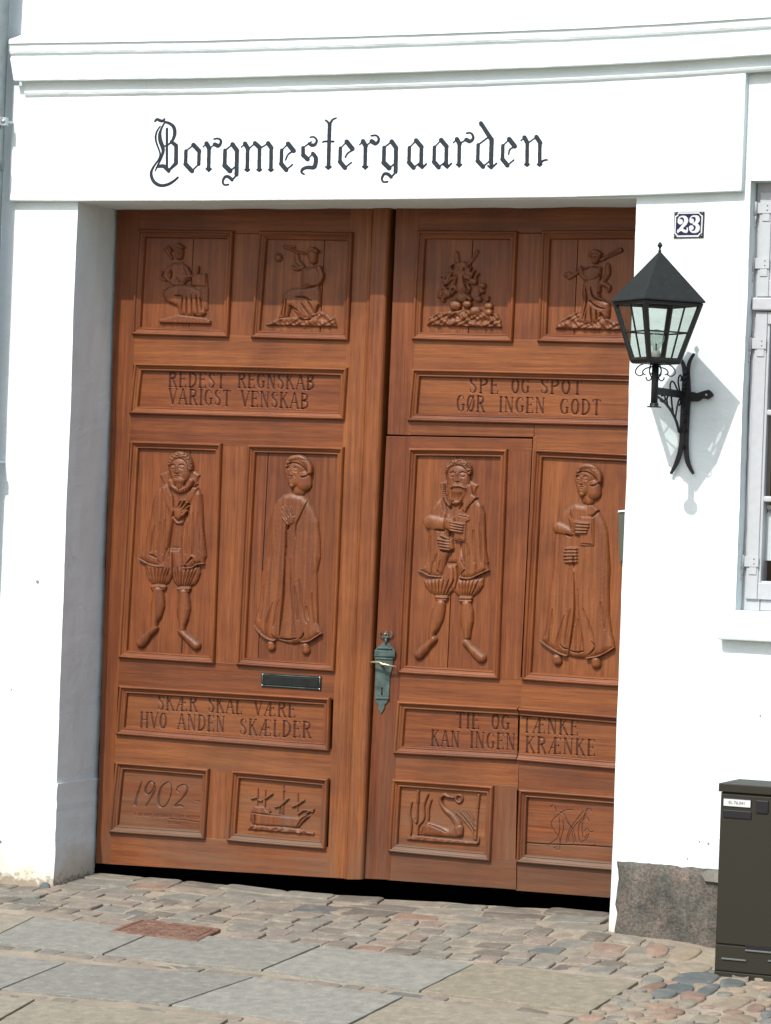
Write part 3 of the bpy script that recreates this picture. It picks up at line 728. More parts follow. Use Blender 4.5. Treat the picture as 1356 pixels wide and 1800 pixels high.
def boards(root, inner, splits=(), hsplits=(), mat=None, y=YP, gap=.0016):
    TL, TR, BR, BL = inner; ex = .008
    us = [-.02] + list(splits) + [1.02]; vs = [-.02] + list(hsplits) + [1.02]
    first = None
    for a in range(len(us) - 1):
        for b in range(len(vs) - 1):
            def pt(u, v): return lerp(lerp(TL, TR, u), lerp(BL, BR, u), v)
            g = gap / np.linalg.norm(TR - TL); gv = gap / np.linalg.norm(TL - BL)
            u0 = us[a] + (g if a else 0); u1 = us[a + 1] - (g if a < len(us) - 2 else 0); v0 = vs[b] + (gv if b else 0); v1 = vs[b + 1] - (gv if b < len(vs) - 2 else 0)
            o = prism('panel', [tuple(pt(u0, v0)), tuple(pt(u1, v0)), tuple(pt(u1, v1)), tuple(pt(u0, v1))], y + random.uniform(-.0006, .0006), y + .016, mat or WV, root, .0008)
            first = first or o
    return first
def piece(name, quad, root, mat, y=None, th=.05, bv=.0016):
    if y is None: y = YF + {'stile': -.0007, 'muntin': .0006, 'narrow_stile': -.0007}.get(name, 0.)
    c = world_quad(quad, y); o = prism(name, [tuple(p) for p in c], y, y + th, mat, root, bv, 2)
    return o
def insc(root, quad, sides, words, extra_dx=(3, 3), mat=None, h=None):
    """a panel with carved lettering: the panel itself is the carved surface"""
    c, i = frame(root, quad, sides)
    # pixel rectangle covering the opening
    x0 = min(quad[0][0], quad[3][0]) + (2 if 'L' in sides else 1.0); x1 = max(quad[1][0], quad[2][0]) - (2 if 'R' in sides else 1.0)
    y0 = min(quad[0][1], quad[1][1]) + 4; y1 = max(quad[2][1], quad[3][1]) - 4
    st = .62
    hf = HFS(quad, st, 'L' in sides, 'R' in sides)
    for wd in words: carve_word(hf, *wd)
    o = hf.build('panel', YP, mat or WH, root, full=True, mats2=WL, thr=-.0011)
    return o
class HFS(HF):
    """height field on a slanting quadrilateral of the photograph"""
    def __init__(s, quad, step, l=True, r=True, m=5):
        (ax, ay), (bx, by), (cx, cy), (dx, dy) = quad
        mt = m / np.hypot(dx - ax, dy - ay); ml = m / np.hypot(bx - ax, by - ay)
        u0, u1 = (ml if l else .004), (1 - ml if r else .996)
        nx = int(abs(bx - ax) / step); ny = int(abs(dy - ay) / step)
        U, V = np.meshgrid(np.linspace(u0, u1, nx), np.linspace(mt, 1 - mt, ny))
        s.X = (ax * (1 - U) + bx * U) * (1 - V) + (dx * (1 - U) + cx * U) * V
        s.Y = (ay * (1 - U) + by * U) * (1 - V) + (dy * (1 - U) + cy * U) * V
        s.nx, s.ny = nx, ny; s.H = np.zeros(s.X.shape); s.o = (0, 0); s.k = 1.; s.step = step; s.sy = step
    def win(s, xs, ys, m):
        k = (s.X > min(xs) - m) & (s.X < max(xs) + m) & (s.Y > min(ys) - m) & (s.Y < max(ys) + m)
        jj = np.where(k.any(1))[0]; ii = np.where(k.any(0))[0]
        if len(jj) == 0: return slice(0, 0), slice(0, 0)
        return slice(jj[0], jj[-1] + 1), slice(ii[0], ii[-1] + 1)
# ---- left leaf
GLf = thing('carved_gate_leaf', 'left carved oak gate leaf with 1902, sailing ship and letter slot', 'gate', tuple(PV(400, 1520, YF)), 'leaves of the carved oak gate')
Lq = dict(
    A=[(243.5, 402.5), (413, 405), (403.5, 594), (233.5, 589)],
    B=[(457, 405.5), (623, 408), (615, 600), (442.5, 595)],
    I1=[(238, 637), (613, 646), (607, 739), (228.5, 728)],
    C=[(231.5, 774), (392, 779), (379, 1168), (209.5, 1157)],
    D=[(437, 781), (607, 785.5), (590, 1182), (417, 1170)],
    I2=[(212, 1204), (583, 1226), (581, 1322), (205, 1292)],
    E=[(205.5, 1338), (370, 1351), (362, 1476), (193, 1464)],
    F=[(409, 1353), (580, 1368), (574, 1494), (400, 1479)])
frame(GLf, Lq['A']); frame(GLf, Lq['B']); frame(GLf, Lq['C']); frame(GLf, Lq['D'])
frame(GLf, Lq['E'], bottom_mat=WG); frame(GLf, Lq['F'], bottom_mat=WG)
def inn(q): c = world_quad(q); return inset(c, MW, MW, MW, MW)
pA = boards(GLf, inn(Lq['A']), (.58,)); pB = boards(GLf, inn(Lq['B']), (.72,))
pC = boards(GLf, inn(Lq['C']), (.66,)); pD = boards(GLf, inn(Lq['D']), (.14,)); pF = boards(GLf, inn(Lq['F']), (), (), WH)
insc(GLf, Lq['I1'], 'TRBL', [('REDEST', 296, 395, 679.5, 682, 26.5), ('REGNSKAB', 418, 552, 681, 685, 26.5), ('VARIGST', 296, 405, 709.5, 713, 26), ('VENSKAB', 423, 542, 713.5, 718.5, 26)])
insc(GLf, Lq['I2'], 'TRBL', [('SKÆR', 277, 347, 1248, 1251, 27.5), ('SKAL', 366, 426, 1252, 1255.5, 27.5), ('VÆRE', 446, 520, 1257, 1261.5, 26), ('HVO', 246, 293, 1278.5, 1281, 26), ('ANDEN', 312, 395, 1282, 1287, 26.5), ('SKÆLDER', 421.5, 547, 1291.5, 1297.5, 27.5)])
def m4(q, i, dx=0, dy=0): return (q[i][0] + dx, q[i][1] + dy)
M = 5
Q = Lq
WS = .0
def rail(root, tl, tr, br, bl, mat=None, name='rail'): return piece(name, [(tl[0] - 2, tl[1]), (tr[0] + 4, tr[1]), (br[0] + 4, br[1]), (bl[0] - 2, bl[1])], root, mat or WH)
piece('stile', [(207, 356), (248, 356), (193, 1519), (168, 1518)], GLf, WVd)
# right stile and meeting strip
piece('stile', [(618, 356), (657, 356), (611, 1545), (575, 1543)], GLf, WV)
rail(GLf, (247, 357), (619, 357), (619, 412), (244, 408))
rail(GLf, (233, 585), (616, 595), (613, 650), (233, 642))
rail(GLf, (229, 724), (609, 735), (607, 790), (226, 779))
rail(GLf, (211, 1153), (590, 1178), (586, 1230), (208, 1208))
rail(GLf, (205, 1288), (582, 1318), (579, 1372), (202, 1342))
rail(GLf, (190, 1459.5), (578, 1490), (577, 1543.5), (186, 1519), WHL, 'bottom_rail')
piece('muntin', [(409, 410), (461, 411), (447, 592), (399, 591)], GLf, WV)
piece('muntin', [(388, 783), (441, 785), (421, 1168), (375, 1166)], GLf, WV)
piece('muntin', [(366, 1355), (413, 1358), (404, 1477), (358, 1474)], GLf, WV)
def sweep_v(name, top, bot, prof, root, mat, y=YF):
    """vertical strip: prof = [(px offset from left edge, height proud)] at top and bottom"""
    V = []; Fc = []; n = len(prof); seg = 40
    for q in range(seg + 1):
        t = q / seg; yy = top[1] + (bot[1] - top[1]) * t; x0 = top[0] + (bot[0] - top[0]) * t
        for dx, h in prof:
            p = P(x0 + dx * (1 - .04 * t), yy + dx * .0, y); V.append((p[0], y - h - random.uniform(-.0005, .0005), p[2] + (0 if 0 < q < seg else dx * 0)))
    for q in range(seg):
        for k in range(n - 1): Fc.append((q * n + k, q * n + k + 1, (q + 1) * n + k + 1, (q + 1) * n + k))
    Fc.append(tuple(range(n))); Fc.append(tuple(seg * n + k for k in range(n))[::-1])
    o = mesh_obj(name, V, Fc, mat, root, smooth=False); recalc(o)
    return o
sweep_v('meeting_strip', (652, 356), (605, 1545), [(0, -.01), (0, .003), (1.5, .0065), (4, .0075), (5.6, .005), (6.6, .003), (7.6, .006), (8.6, .022), (10, .0265), (13, .0285), (30, .0285), (34, .027), (36.5, .022), (38, .014), (38, -.04)], GLf, WV)
# letter slot
slot = world_quad([(461, 1183), (566, 1189), (565, 1214), (460, 1207)], YF)
sl_o = prism('letter_slot', [tuple(p) for p in slot], YF - .006, YF - .0005, BRASSD, GLf, .0015, 2)
fl = inset(slot, .011, .011, .011, .011)
prism('flap', [tuple(p) for p in fl], YF - .0085, YF - .0045, BRASSD, sl_o, .0015, 2)
si = inset(slot, .006, .006, .006, .006)
for k, (a, b) in enumerate(((0, 1), (1, 2), (2, 3), (3, 0))):
    joined('raised_rim', [tube_data([(si[a][0], YF - .0065, si[a][1]), (si[b][0], YF - .0065, si[b][1])], .0022, 6)], BRONZE, sl_o)
for p in si: joined('screw', [lathe_data((p[0], YF - .009, p[1]), [(.003, 0), (.0036, .002), (.0036, .003)], 8, 'y')], CHROME, sl_o)
# small keyhole plate at the left stile, a nail hole
# ---- right leaf
GRf = thing('carved_gate_leaf', 'right carved oak gate leaf with flame relief and woman holding a book beside the wicket', 'gate', tuple(PV(1000, 1560, YF)), 'leaves of the carved oak gate')
Rq = dict(
    A=[(735.5, 404.5), (912, 406), (903, 602.5), (725.5, 598)],
    B=[(954, 405), (1131, 404), (1121, 606), (946, 602)],
    I=[(726, 647), (1124, 656.5), (1118, 751), (718, 741)],
    D=[(940.5, 788.5), (1117, 797), (1102, 1209), (919, 1196.5)],
    I2=[(914.5, 1243.5), (1106, 1259), (1101, 1355), (911.5, 1338)],
    F=[(914, 1386), (1099, 1400), (1093, 1532.5), (909, 1517)])
frame(GRf, Rq['A']); frame(GRf, Rq['B']); frame(GRf, Rq['D']); frame(GRf, Rq['F'], bottom_mat=WG)
pRA = boards(GRf, inn(Rq['A']), (.55,)); pRB = boards(GRf, inn(Rq['B']), (.32,)); pRD = boards(GRf, inn(Rq['D']), ())
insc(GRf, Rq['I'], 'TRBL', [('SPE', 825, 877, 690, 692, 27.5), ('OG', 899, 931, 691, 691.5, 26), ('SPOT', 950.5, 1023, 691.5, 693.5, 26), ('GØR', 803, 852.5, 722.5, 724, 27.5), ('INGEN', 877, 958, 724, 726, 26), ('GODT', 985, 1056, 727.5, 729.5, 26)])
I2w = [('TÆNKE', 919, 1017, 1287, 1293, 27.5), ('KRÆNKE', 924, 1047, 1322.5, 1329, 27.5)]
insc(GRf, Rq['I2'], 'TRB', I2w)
piece('stile', [(697, 356), (740, 356), (722, 765), (681, 763.5)], GRf, WV)
piece('stile', [(1127, 356), (1160, 356), (1113, 1585), (1089, 1583)], GRf, WV)
rail(GRf, (739, 357), (1128, 357), (1128, 409), (738, 409))
rail(GRf, (727, 594), (1123, 600), (1121, 660), (725, 651))
rail(GRf, (942, 743.2), (1116, 747), (1115, 800), (940.5, 795))
piece('rail', [(715, 737), (940, 743), (938.5, 768.5), (714, 764.5)], GRf, WH, YF - .0003)
rail(GRf, (919.5, 1193), (1105, 1205), (1103, 1262), (917, 1248))
rail(GRf, (914, 1334), (1100, 1351), (1098, 1404), (912, 1390))
rail(GRf, (909.5, 1513), (1095, 1528), (1092, 1580.5), (909.3, 1566), WHB, 'bottom_rail')
piece('muntin', [(908, 410), (959, 410), (950, 600), (899, 599)], GRf, WV)
piece('narrow_stile', [(937.6, 768), (945, 768), (924, 1200), (917.2, 1200)], GRf, WV)
# ---- wicket door in the right leaf
WK = thing('wicket_door', 'small wicket door cut into the right gate leaf, with bearded man, swan and bronze handle', 'door', tuple(PV(780, 1550, YF)))
Kq = dict(
    C=[(720, 786.5), (894.5, 789), (879, 1195), (700, 1184)],
    I2=[(700, 1231), (912.5, 1243), (910, 1337.5), (693, 1326)],
    E=[(691.5, 1368), (870, 1381), (864, 1515), (684, 1498)])
frame(WK, Kq['C']); frame(WK, Kq['E'], bottom_mat=WG)
pWC = boards(WK, inn(Kq['C']), (.47,)); pWE = boards(WK, inn(Kq['E']), (), (), WH)
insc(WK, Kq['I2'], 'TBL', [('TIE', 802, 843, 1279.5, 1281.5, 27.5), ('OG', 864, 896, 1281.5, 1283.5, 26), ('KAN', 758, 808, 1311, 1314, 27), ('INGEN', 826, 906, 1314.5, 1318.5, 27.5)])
piece('stile', [(679.5, 766.5), (725, 767.5), (686, 1547), (641.5, 1545)], WK, WVd)
piece('stile', [(890, 771), (936.2, 772), (915.2, 1195), (868, 1193)], WK, WV)
piece('rail', [(721, 767), (936, 771.5), (935.5, 793), (720, 791)], WK, WH, YF - .0010)
rail(WK, (701, 1180), (913.5, 1191), (912, 1248), (698, 1236))
rail(WK, (694, 1322), (909.5, 1334), (908.5, 1387), (690, 1373))
rail(WK, (684, 1494), (906.5, 1511), (906, 1564.5), (683, 1547.5), WHB, 'bottom_rail')
piece('stile', [(866, 1379), (909, 1382), (906.5, 1514), (860, 1511)], WK, WVB)
for nm, q in (('backing_board', [(212, 362), (655, 362), (610, 1535), (175, 1512)]),):
    prism(nm, qpx(q, YF + .035), YF + .034, YF + .05, WVd, GLf)
prism('backing_board', qpx([(740, 362), (1130, 362), (1112, 762), (722, 755)], YF + .03), YF + .034, YF + .05, WVd, GRf)
prism('backing_board', qpx([(942, 762), (1110, 762), (1095, 1570), (914, 1555)], YF + .03), YF + .034, YF + .05, WVd, GRf)
prism('backing_board', qpx([(690, 772), (925, 777), (899, 1550), (652, 1535)], YF + .03), YF + .034, YF + .05, WVd, WK)
for q, par in (([(925, 760), (955, 760), (928, 1562), (896, 1558)], GRf), ([(676, 750), (945, 756), (945, 785), (676, 779)], GRf), ([(650, 360), (706, 360), (660, 1540), (612, 1535)], GLf)):
    prism('seam_light_stop', qpx(q, YF + .05), YF + .052, YF + .06, WVd, par)  # unseen strips added behind the seams to keep sun from leaking through
# steel hinge plate at the right edge, with pale upper edge
prism('hinge_plate', qpx([(1087.5, 900), (1110, 898), (1108, 972), (1090, 990)], YF - .005), YF - .006, YF - .0005, DULLG, GRf, .001)
prism('pale_clip', qpx([(1087.5, 897.5), (1112, 895), (1112, 898), (1087.5, 900.5)], YF - .008), YF - .012, YF - .0005, PAPER, GRf)
# ---- door furniture
ZF = lambda x, y: (620 + x / 10., 1090 + y / 10.)
def pl(pts, yf, yb, mat, par, name, bv=.0015):
    q = [ZF(*p) for p in pts]; return prism(name, qpx(q, yf), yf, yb, mat, par, bv, 2)
es = pl([(455, 455), (520, 400), (640, 400), (690, 470), (745, 530), (745, 650), (720, 690), (690, 860), (655, 1000), (640, 1340), (630, 1400), (610, 1440), (560, 1500), (560, 1550), (500, 1650), (450, 1560), (445, 1490), (400, 1440), (390, 1350), (400, 1000), (395, 700), (375, 640), (385, 530)], YF - .008, YF - .0005, BRONZE, WK, 'lock_plate', .002)
pl([(385, 525), (745, 545), (745, 655), (378, 640)], YF - .016, YF - .007, BRONZE, es, 'raised_band', .003)
pl([(400, 655), (715, 675), (712, 700), (400, 685)], YF - .014, YF - .007, BRONZE, es, 'bead', .002)
pl([(390, 1350), (640, 1360), (632, 1400), (395, 1392)], YF - .014, YF - .007, BRONZE, es, 'bead', .003)
pl([(430, 470), (670, 485), (690, 520), (420, 510)], YF - .014, YF - .007, BRONZE, es, 'bead', .003)
kx = [ZF(515 + 22 * math.cos(a), 1200 + 22 * math.sin(a)) for a in np.linspace(math.radians(60), math.radians(-240), 10)] + [ZF(495, 1320), ZF(532, 1320)]
prism('keyhole', qpx(kx, YF - .009), YF - .0088, YF - .0075, DARK, es)
pp = lambda x, y, yy: PV(*ZF(x, y), yy)
# crown shaped top
for pts in ([(590, 330), (520, 310), (475, 270), (480, 220), (505, 205)], [(590, 330), (650, 310), (700, 275), (695, 220), (670, 205)], [(585, 330), (560, 280), (585, 200)], [(600, 330), (620, 270), (590, 195)]):
    tube('crown_arm', [pp(x, y, YF - .010) for x, y in pts], .0028, BRONZE, es, 6)
tube('crown_base', [pp(545, 300, YF - .012), pp(640, 305, YF - .012)], .006, BRONZE, es, 8)
tube('crown_neck', [pp(590, 320, YF - .010), pp(588, 420, YF - .010)], [.007, .0055], BRONZE, es, 8)
joined('crown_knob', [lathe_data(tuple(pp(575, 245, YF - .016)), [(.0005, -.005), (.004, -.003), (.005, 0), (.004, .003), (.0005, .005)], 8)], BRASSG, es)
lv = tube('lever_handle', [pp(290, 745, YF - .034), pp(370, 738, YF - .040), pp(480, 745, YF - .045), pp(520, 775, YF - .045), pp(620, 795, YF - .042), pp(775, 825, YF - .036)], [.0035, .0045, .0055, .006, .0052, .0045], BRASSG, es, 8)
tube('spindle', [pp(515, 790, YF - .004), pp(510, 765, YF - .045)], .0065, BRASSG, es, 10)
# ------------------------------------------------------------------ the four standing figures
UB = .007
def man1():
    h = HF(228, 780, 372, 1156, .72)
    U = lambda: h.frame(230, 780, 9.0)
    L = lambda: h.frame(220, 960, 8.475)
    U()
    h.poly([(440, 480), (610, 420), (700, 400), (860, 400), (980, 420), (1095, 490), (1060, 640), (960, 720), (560, 720), (500, 610)], .008, 4)
    h.cut([(455, 500), (520, 640)], 14, .005); h.cut([(1080, 510), (1050, 620)], 14, .006)
    # tunic
    h.poly([(600, 650), (950, 650), (935, 950), (820, 1300), (800, 1790), (590, 1790), (650, 1480), (680, 1250), (640, 800)], .007, 8)
    L()
    # breeches
    h.poly([(640, 20), (830, 20), (850, 120), (870, 300), (1115, 300), (1125, 400), (1090, 510), (1040, 580), (950, 615), (780, 605), (720, 540), (695, 470), (660, 540), (600, 580), (400, 575), (340, 500), (300, 400), (290, 260), (560, 200)], .015, 11, smooth=False)
    for x0, x1, c in ((330, 400, 440), (390, 430, 455), (450, 470, 480), (510, 500, 490), (575, 530, 505), (630, 560, 520), (675, 590, 540)): h.cut([(x0, 330), ((x0 + x1) / 2, 440), (x1, 570)], 12, .006)
    for x0, x1 in ((735, 790), (790, 815), (850, 840), (920, 870), (985, 905), (1045, 930), (1095, 955)): h.cut([(x0, 300), ((x0 + x1) / 2 + 5, 460), (x1, 600)], 12, .006)
    h.cut([(705, 40), (720, 300), (700, 520)], 14, .008)
    # knee bands, legs, feet
    h.cap([(405, 610), (500, 600), (585, 612)], 34, .012, .004); h.cap([(410, 645), (590, 645)], 16, .006, .007)
    h.cap([(800, 640), (950, 635)], 34, .012, .004); h.cap([(800, 672), (950, 672)], 16, .006, .007)
    h.cap([(490, 660), (492, 760), (485, 880), (465, 1010), (440, 1120), (435, 1200)], [74, 92, 108, 92, 54, 52], .020)
    h.cap([(440, 1225), (360, 1310), (300, 1380), (235, 1450)], [60, 56, 72, 76], .020)
    h.cap([(870, 690), (872, 800), (868, 930), (862, 1060), (855, 1180), (850, 1240)], [72, 92, 108, 88, 50, 50], .020)
    h.cap([(838, 1275), (905, 1340), (980, 1415), (1055, 1485)], [62, 54, 70, 74], .020)
    U()
    # cloak halves
    wl = lambda X, Y: .0013 * np.sin((X - 230 + (Y - 850) * .13) * .42) + .0007 * np.sin(X * .9)
    cl = [(570, 625), (450, 700), (385, 800), (340, 950), (305, 1150), (270, 1330), (215, 1550), (165, 1700), (130, 1780)]
    hemL = [(205, 185), (300, 240), (400, 285), (500, 305), (580, 302), (600, 240), (640, 60)]
    U2 = h.T(cl); L(); H2 = h.T(hemL); U(); U3 = h.T([(600, 1720), (640, 1500), (675, 1290), (692, 1050), (665, 850), (610, 690)])
    h.poly(U2 + H2 + U3, .0175, 9, fr=False, warp=wl)
    cr = h.T([(960, 690), (1070, 690), (1125, 800), (1140, 1000), (1150, 1300), (1170, 1500), (1195, 1780)]); L()
    hr = h.T([(1190, 200), (1180, 265), (1130, 265), (1080, 275), (1000, 325), (930, 340), (865, 330), (850, 230), (830, 40)]); U()
    c3 = h.T([(795, 1700), (790, 1480), (830, 1280), (900, 1130), (935, 950), (930, 800)])
    h.poly(cr + hr + c3, .0175, 9, fr=False, warp=wl)
    # lapels
    h.poly([(500, 690), (610, 660), (680, 830), (692, 1060), (670, 1150), (570, 960)], .006, 4, .0145)
    h.poly([(1000, 690), (1075, 700), (1020, 830), (945, 960), (900, 900), (900, 800)], .006, 4, .0145)
    for a in ([(690, 1150), (640, 1500), (610, 1790)], [(930, 960), (830, 1280)]): h.cut(a, 12, .012)
    for a in ([(400, 1300), (330, 1720)], [(480, 1250), (420, 1700)], [(560, 1200), (520, 1750)], [(900, 1250), (880, 1750)], [(1000, 1100), (990, 1750)], [(1080, 1100), (1090, 1700)]): h.cut(a, 20, .0032)
    L()
    h.cap([(385, 135), (450, 160), (500, 190)], 22, .006, .012); h.cut([(380, 125), (440, 150), (490, 175)], 16, .008); h.cut([(500, 215), (540, 260)], 8, .004)
    h.cap([(900, 280), (960, 210), (1010, 150), (1040, 170), (1050, 220)], 16, .006, .016); h.cut([(930, 260), (985, 200), (1020, 170)], 14, .008)
    h.cap(hemL[:5], 9, .004, .015); h.cap([(1180, 262), (1080, 275), (1000, 322), (870, 330)], 10, .004, .015)
    h.poly([(680, 60), (815, 60), (815, 110), (680, 105)], .004, 3, .008)
    for y in (20, 60): h.cut([(690, y), (815, y + 4)], 8, .003)
    U()
    # head
    h.cap([(775, 370), (785, 470)], [185, 165], .021, .004)
    h.cap([(640, 600), (690, 700), (790, 745), (900, 700), (965, 590)], [46, 44, 42, 46, 44], .009, .013)
    for k in range(16):
        a = math.pi * (.04 + .92 * k / 15); x = 800 - 175 * math.cos(a); y = 590 + 165 * math.sin(a)
        h.cut([(x - 40 * -math.cos(a) * .9 * -1, y - 34 * math.sin(a)), (x + 36 * -math.cos(a), y + 34 * math.sin(a))], 7, .006)
    h.cap([(780, 590), (790, 660)], [105, 60], .013, .014)
    for dx in (-60, -25, 15, 50): h.cut([(785 + dx, 600), (790 + dx * .7, 700)], 8, .005)
    # hair
    h.cap([(640, 330), (680, 230), (775, 180), (880, 210), (940, 300), (960, 400)], [36, 52, 60, 56, 42, 30], .011, .014)
    h.hair([(640, 330), (680, 230), (775, 180), (880, 210), (940, 300), (960, 400)], 34, 70, 1, (780, 420))
    h.face(760, 385, 270, 330, .0245, .1)
    # hand
    h.poly([(690, 1020), (800, 990), (850, 1050), (840, 1150), (770, 1210), (700, 1170)], .009, 6, .012)
    for p in ([(740, 1010), (790, 900)], [(790, 1010), (850, 900)], [(825, 1040), (910, 930)], [(845, 1080), (930, 990)], [(840, 1130), (905, 1060)]): h.cap(p, [23, 15], .007, .015)
    h.cap([(690, 1180), (740, 1250), (800, 1250)], [30, 26, 20], .006, .009)
    h.grain(.0004, 1)
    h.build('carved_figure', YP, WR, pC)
def woman(h, U, L, book, panel, turn=-.6, seed=2):
    cx, cy = (725, 470) if not book else (805, 430)
    dx, dy = cx - 725, cy - 470
    S = lambda pts: [(p[0] + dx, p[1] + dy) for p in pts]
    U()
    xc = 518 if not book else 1018
    wl = lambda X, Y: (.0011 * np.sin((X - xc) * .30 * (1 + (Y < 0)) / (1 + np.clip((Y - 900) / 500, 0, .6)) + 1) + .0008 * np.sin((X - xc) * .62 / (1 + np.clip((Y - 900) / 500, 0, .6)) + Y * .012)) * np.clip((Y - 860) / 120, .15, 1)
    if not book:
        top = h.T([(620, 730), (500, 750), (400, 840), (330, 960), (285, 1120), (265, 1350), (250, 1690)]); L()
        bot = h.T([(250, 400), (225, 800), (190, 980), (140, 1110), (155, 1190), (250, 1310), (350, 1385), (440, 1415), (490, 1400), (600, 1440), (720, 1465), (810, 1450), (860, 1440), (960, 1430), (1060, 1370), (1155, 1305), (1150, 1270), (1100, 1150), (1090, 900), (1080, 400)]); U()
        rt = h.T([(1050, 1690), (1040, 1400), (1015, 1150), (960, 1000), (880, 860), (800, 780)])
        seam = [(545, 1250), (535, 1690)]; seamL = [(625, 0), (605, 500), (590, 800), (560, 1100), (535, 1350)]; seamR = [(700, 200), (715, 800), (745, 1100), (790, 1380)]
    else:
        top = h.T([(600, 710), (520, 760), (420, 830), (360, 950), (320, 1100), (290, 1300), (270, 1690)]); L()
        bot = h.T([(250, 400), (220, 800), (180, 960), (130, 1060), (200, 1120), (300, 1190), (420, 1260), (530, 1295), (640, 1325), (740, 1335), (860, 1335), (980, 1310), (1100, 1260), (1210, 1200), (1245, 1170), (1230, 1080), (1190, 950), (1165, 700), (1155, 300)]); U()
        rt = h.T([(1130, 1690), (1110, 1400), (1090, 1150), (1050, 1000), (980, 850), (900, 760)])
        seam = [(600, 1500), (600, 1690)]; seamL = [(640, 60), (650, 600), (620, 900), (590, 1100), (560, 1290)]; seamR = [(700, 300), (730, 800), (770, 1050), (800, 1320)]
    h.poly(top + bot + rt, .0165, 12, fr=False, warp=wl)
    L()
    h.cut(seamL, 13, .011); h.cut(seamR, 10, .005)
    if not book:
        for a in ([(430, 850), (350, 1150), (330, 1350)], [(530, 800), (440, 1200)], [(830, 500), (880, 1000), (940, 1150)], [(930, 900), (970, 1100)], [(300, 600), (240, 1100)], [(760, 600), (810, 1100)], [(1020, 700), (1060, 1150)]): h.cut(a, 22, .0036)
        h.cap([(155, 1190), (250, 1305), (350, 1380), (450, 1412)], 12, .005, .015); h.cap([(860, 1430), (960, 1420), (1060, 1365), (1150, 1305)], 12, .005, .015)
        h.cut([(520, 1375), (650, 1395), (780, 1375)], 13, .010); h.cut([(415, 1310), (450, 1370), (480, 1390)], 10, .008); h.cut([(830, 1390), (880, 1340), (890, 1290)], 12, .008)
        h.cap([(395, 1460), (400, 1510)], [62, 64], .018); h.cap([(905, 1490), (915, 1560)], [62, 66], .018)
    else:
        for a in ([(500, 700), (400, 1050), (380, 1180)], [(590, 600), (500, 1150)], [(780, 600), (900, 950), (950, 1150)], [(1040, 500), (1100, 900)], [(320, 600), (270, 1100)], [(660, 700), (670, 1230)], [(700, 750), (740, 1230)]): h.cut(a, 22, .0036)
        h.cap([(135, 1070), (200, 1125), (300, 1195), (420, 1262), (530, 1297)], 11, .005, .015); h.cap([(820, 1335), (980, 1308), (1100, 1258), (1230, 1180)], 11, .005, .015)
        h.cut([(575, 1220), (690, 1245), (790, 1225)], 12, .009); h.cut([(440, 1130), (490, 1180), (560, 1200)], 10, .008); h.cut([(850, 1290), (920, 1220), (950, 1160), (900, 1080)], 11, .007)
        h.cap([(375, 1330), (385, 1375)], [70, 72], .019); h.cap([(955, 1370), (960, 1420)], [74, 76], .019)
    U()
    # neck, head and cap
    h.cap(S([(700, 560), (720, 690)]), [120, 105], .015)
    h.cap(S([(650, 420), (660, 560)]), [125, 100], .020, .006)
    h.cap(S([(790, 480), (800, 600)]), [128, 118], .020, .002)
    h.cap(S([(720, 340), (725, 330)]), 172, .020, .004)
    h.cap(S([(560, 330), (620, 230), (740, 215), (830, 260), (890, 350), (905, 430)]), [26, 42, 52, 52, 44, 30], .008, .017)
    h.cut(S([(560, 320), (650, 285), (740, 300), (810, 350), (860, 420)]), 10, .007)
    h.cut(S([(760, 500), (830, 495), (920, 440)]), 9, .006)
    for k in range(9): h.cut(S([(590 + k * 36, 240 - 22 * math.sin(k / 8 * math.pi)), (600 + k * 36, 275 - 22 * math.sin(k / 8 * math.pi))]), 7, .003)
    h.face(648 + dx, 402 + dy, 215, 300, .0245, turn * .5)
    h.cut(S([(560, 660), (600, 690), (660, 680)]), 12, .007); h.cap(S([(640, 620)] * 2), 38, .006, .020)
    h.cap(S([(780, 450), (800, 475)]), [14, 16], .006, .021); h.cut(S([(795, 450)] * 2), 9, .005)
    # hands
    if not book:
        h.cut([(860, 860), (760, 1080), (700, 1220), (690, 1400)], 12, .006); h.cut([(555, 1220), (545, 1690)], 12, .009)
        h.poly([(620, 1040), (690, 1080), (680, 1180), (620, 1220), (560, 1180), (540, 1120)], .008, 5, .014)
        for p in ([(650, 1060), (620, 950)], [(620, 1080), (540, 930)], [(590, 1110), (500, 950)], [(565, 1140), (490, 1020)], [(580, 1200), (500, 1100)]): h.cap(p, [20, 13], .007, .016)
        h.cut([(600, 1220), (560, 1290)], 14, .009)
        h.poly([(555, 1580), (615, 1580), (615, 1640), (555, 1640)], .003, 2, .012)
    else:
        h.cap([(370, 1080), (470, 1120), (560, 1150)], [90, 80, 60], .012, .012)
        h.cut([(525, 960), (560, 1080), (590, 1170)], 10, .006); h.cut([(480, 1180), (560, 1210)], 12, .010)
        h.poly([(700, 920), (905, 930), (905, 1350), (700, 1345)], .005, 2.2, .019)
        h.cut([(715, 1325), (890, 1335)], 10, .005); h.cut([(880, 950), (885, 1330)], 8, .004)
        h.poly([(590, 990), (700, 970), (720, 1160), (640, 1180), (590, 1140)], .010, 5, .018)
        for k in range(4): h.cap([(650, 1010 + k * 48), (830 - (12 * k if k > 1 else 0), 1022 + k * 44)], [24, 19], .009, .024)
        h.cap([(620, 1175), (700, 1185)], 18, .007, .018)
        h.poly([(560, 1360), (650, 1380), (660, 1590), (520, 1600), (450, 1480), (480, 1400)], .008, 5, .014)
        for k in range(5): h.cap([(640, 1395 + k * 48), (480 - 20 * math.sin(k / 4 * math.pi), 1385 + k * 50 + 8)], [21, 18], .008, .019)
        h.cut([(540, 760), (560, 900), (580, 960)], 12, .006); h.cut([(970, 820), (890, 900), (860, 930)], 12, .006)
        h.poly([(800, 760), (880, 740), (970, 820), (880, 900), (800, 900)], .004, 3, .0155)
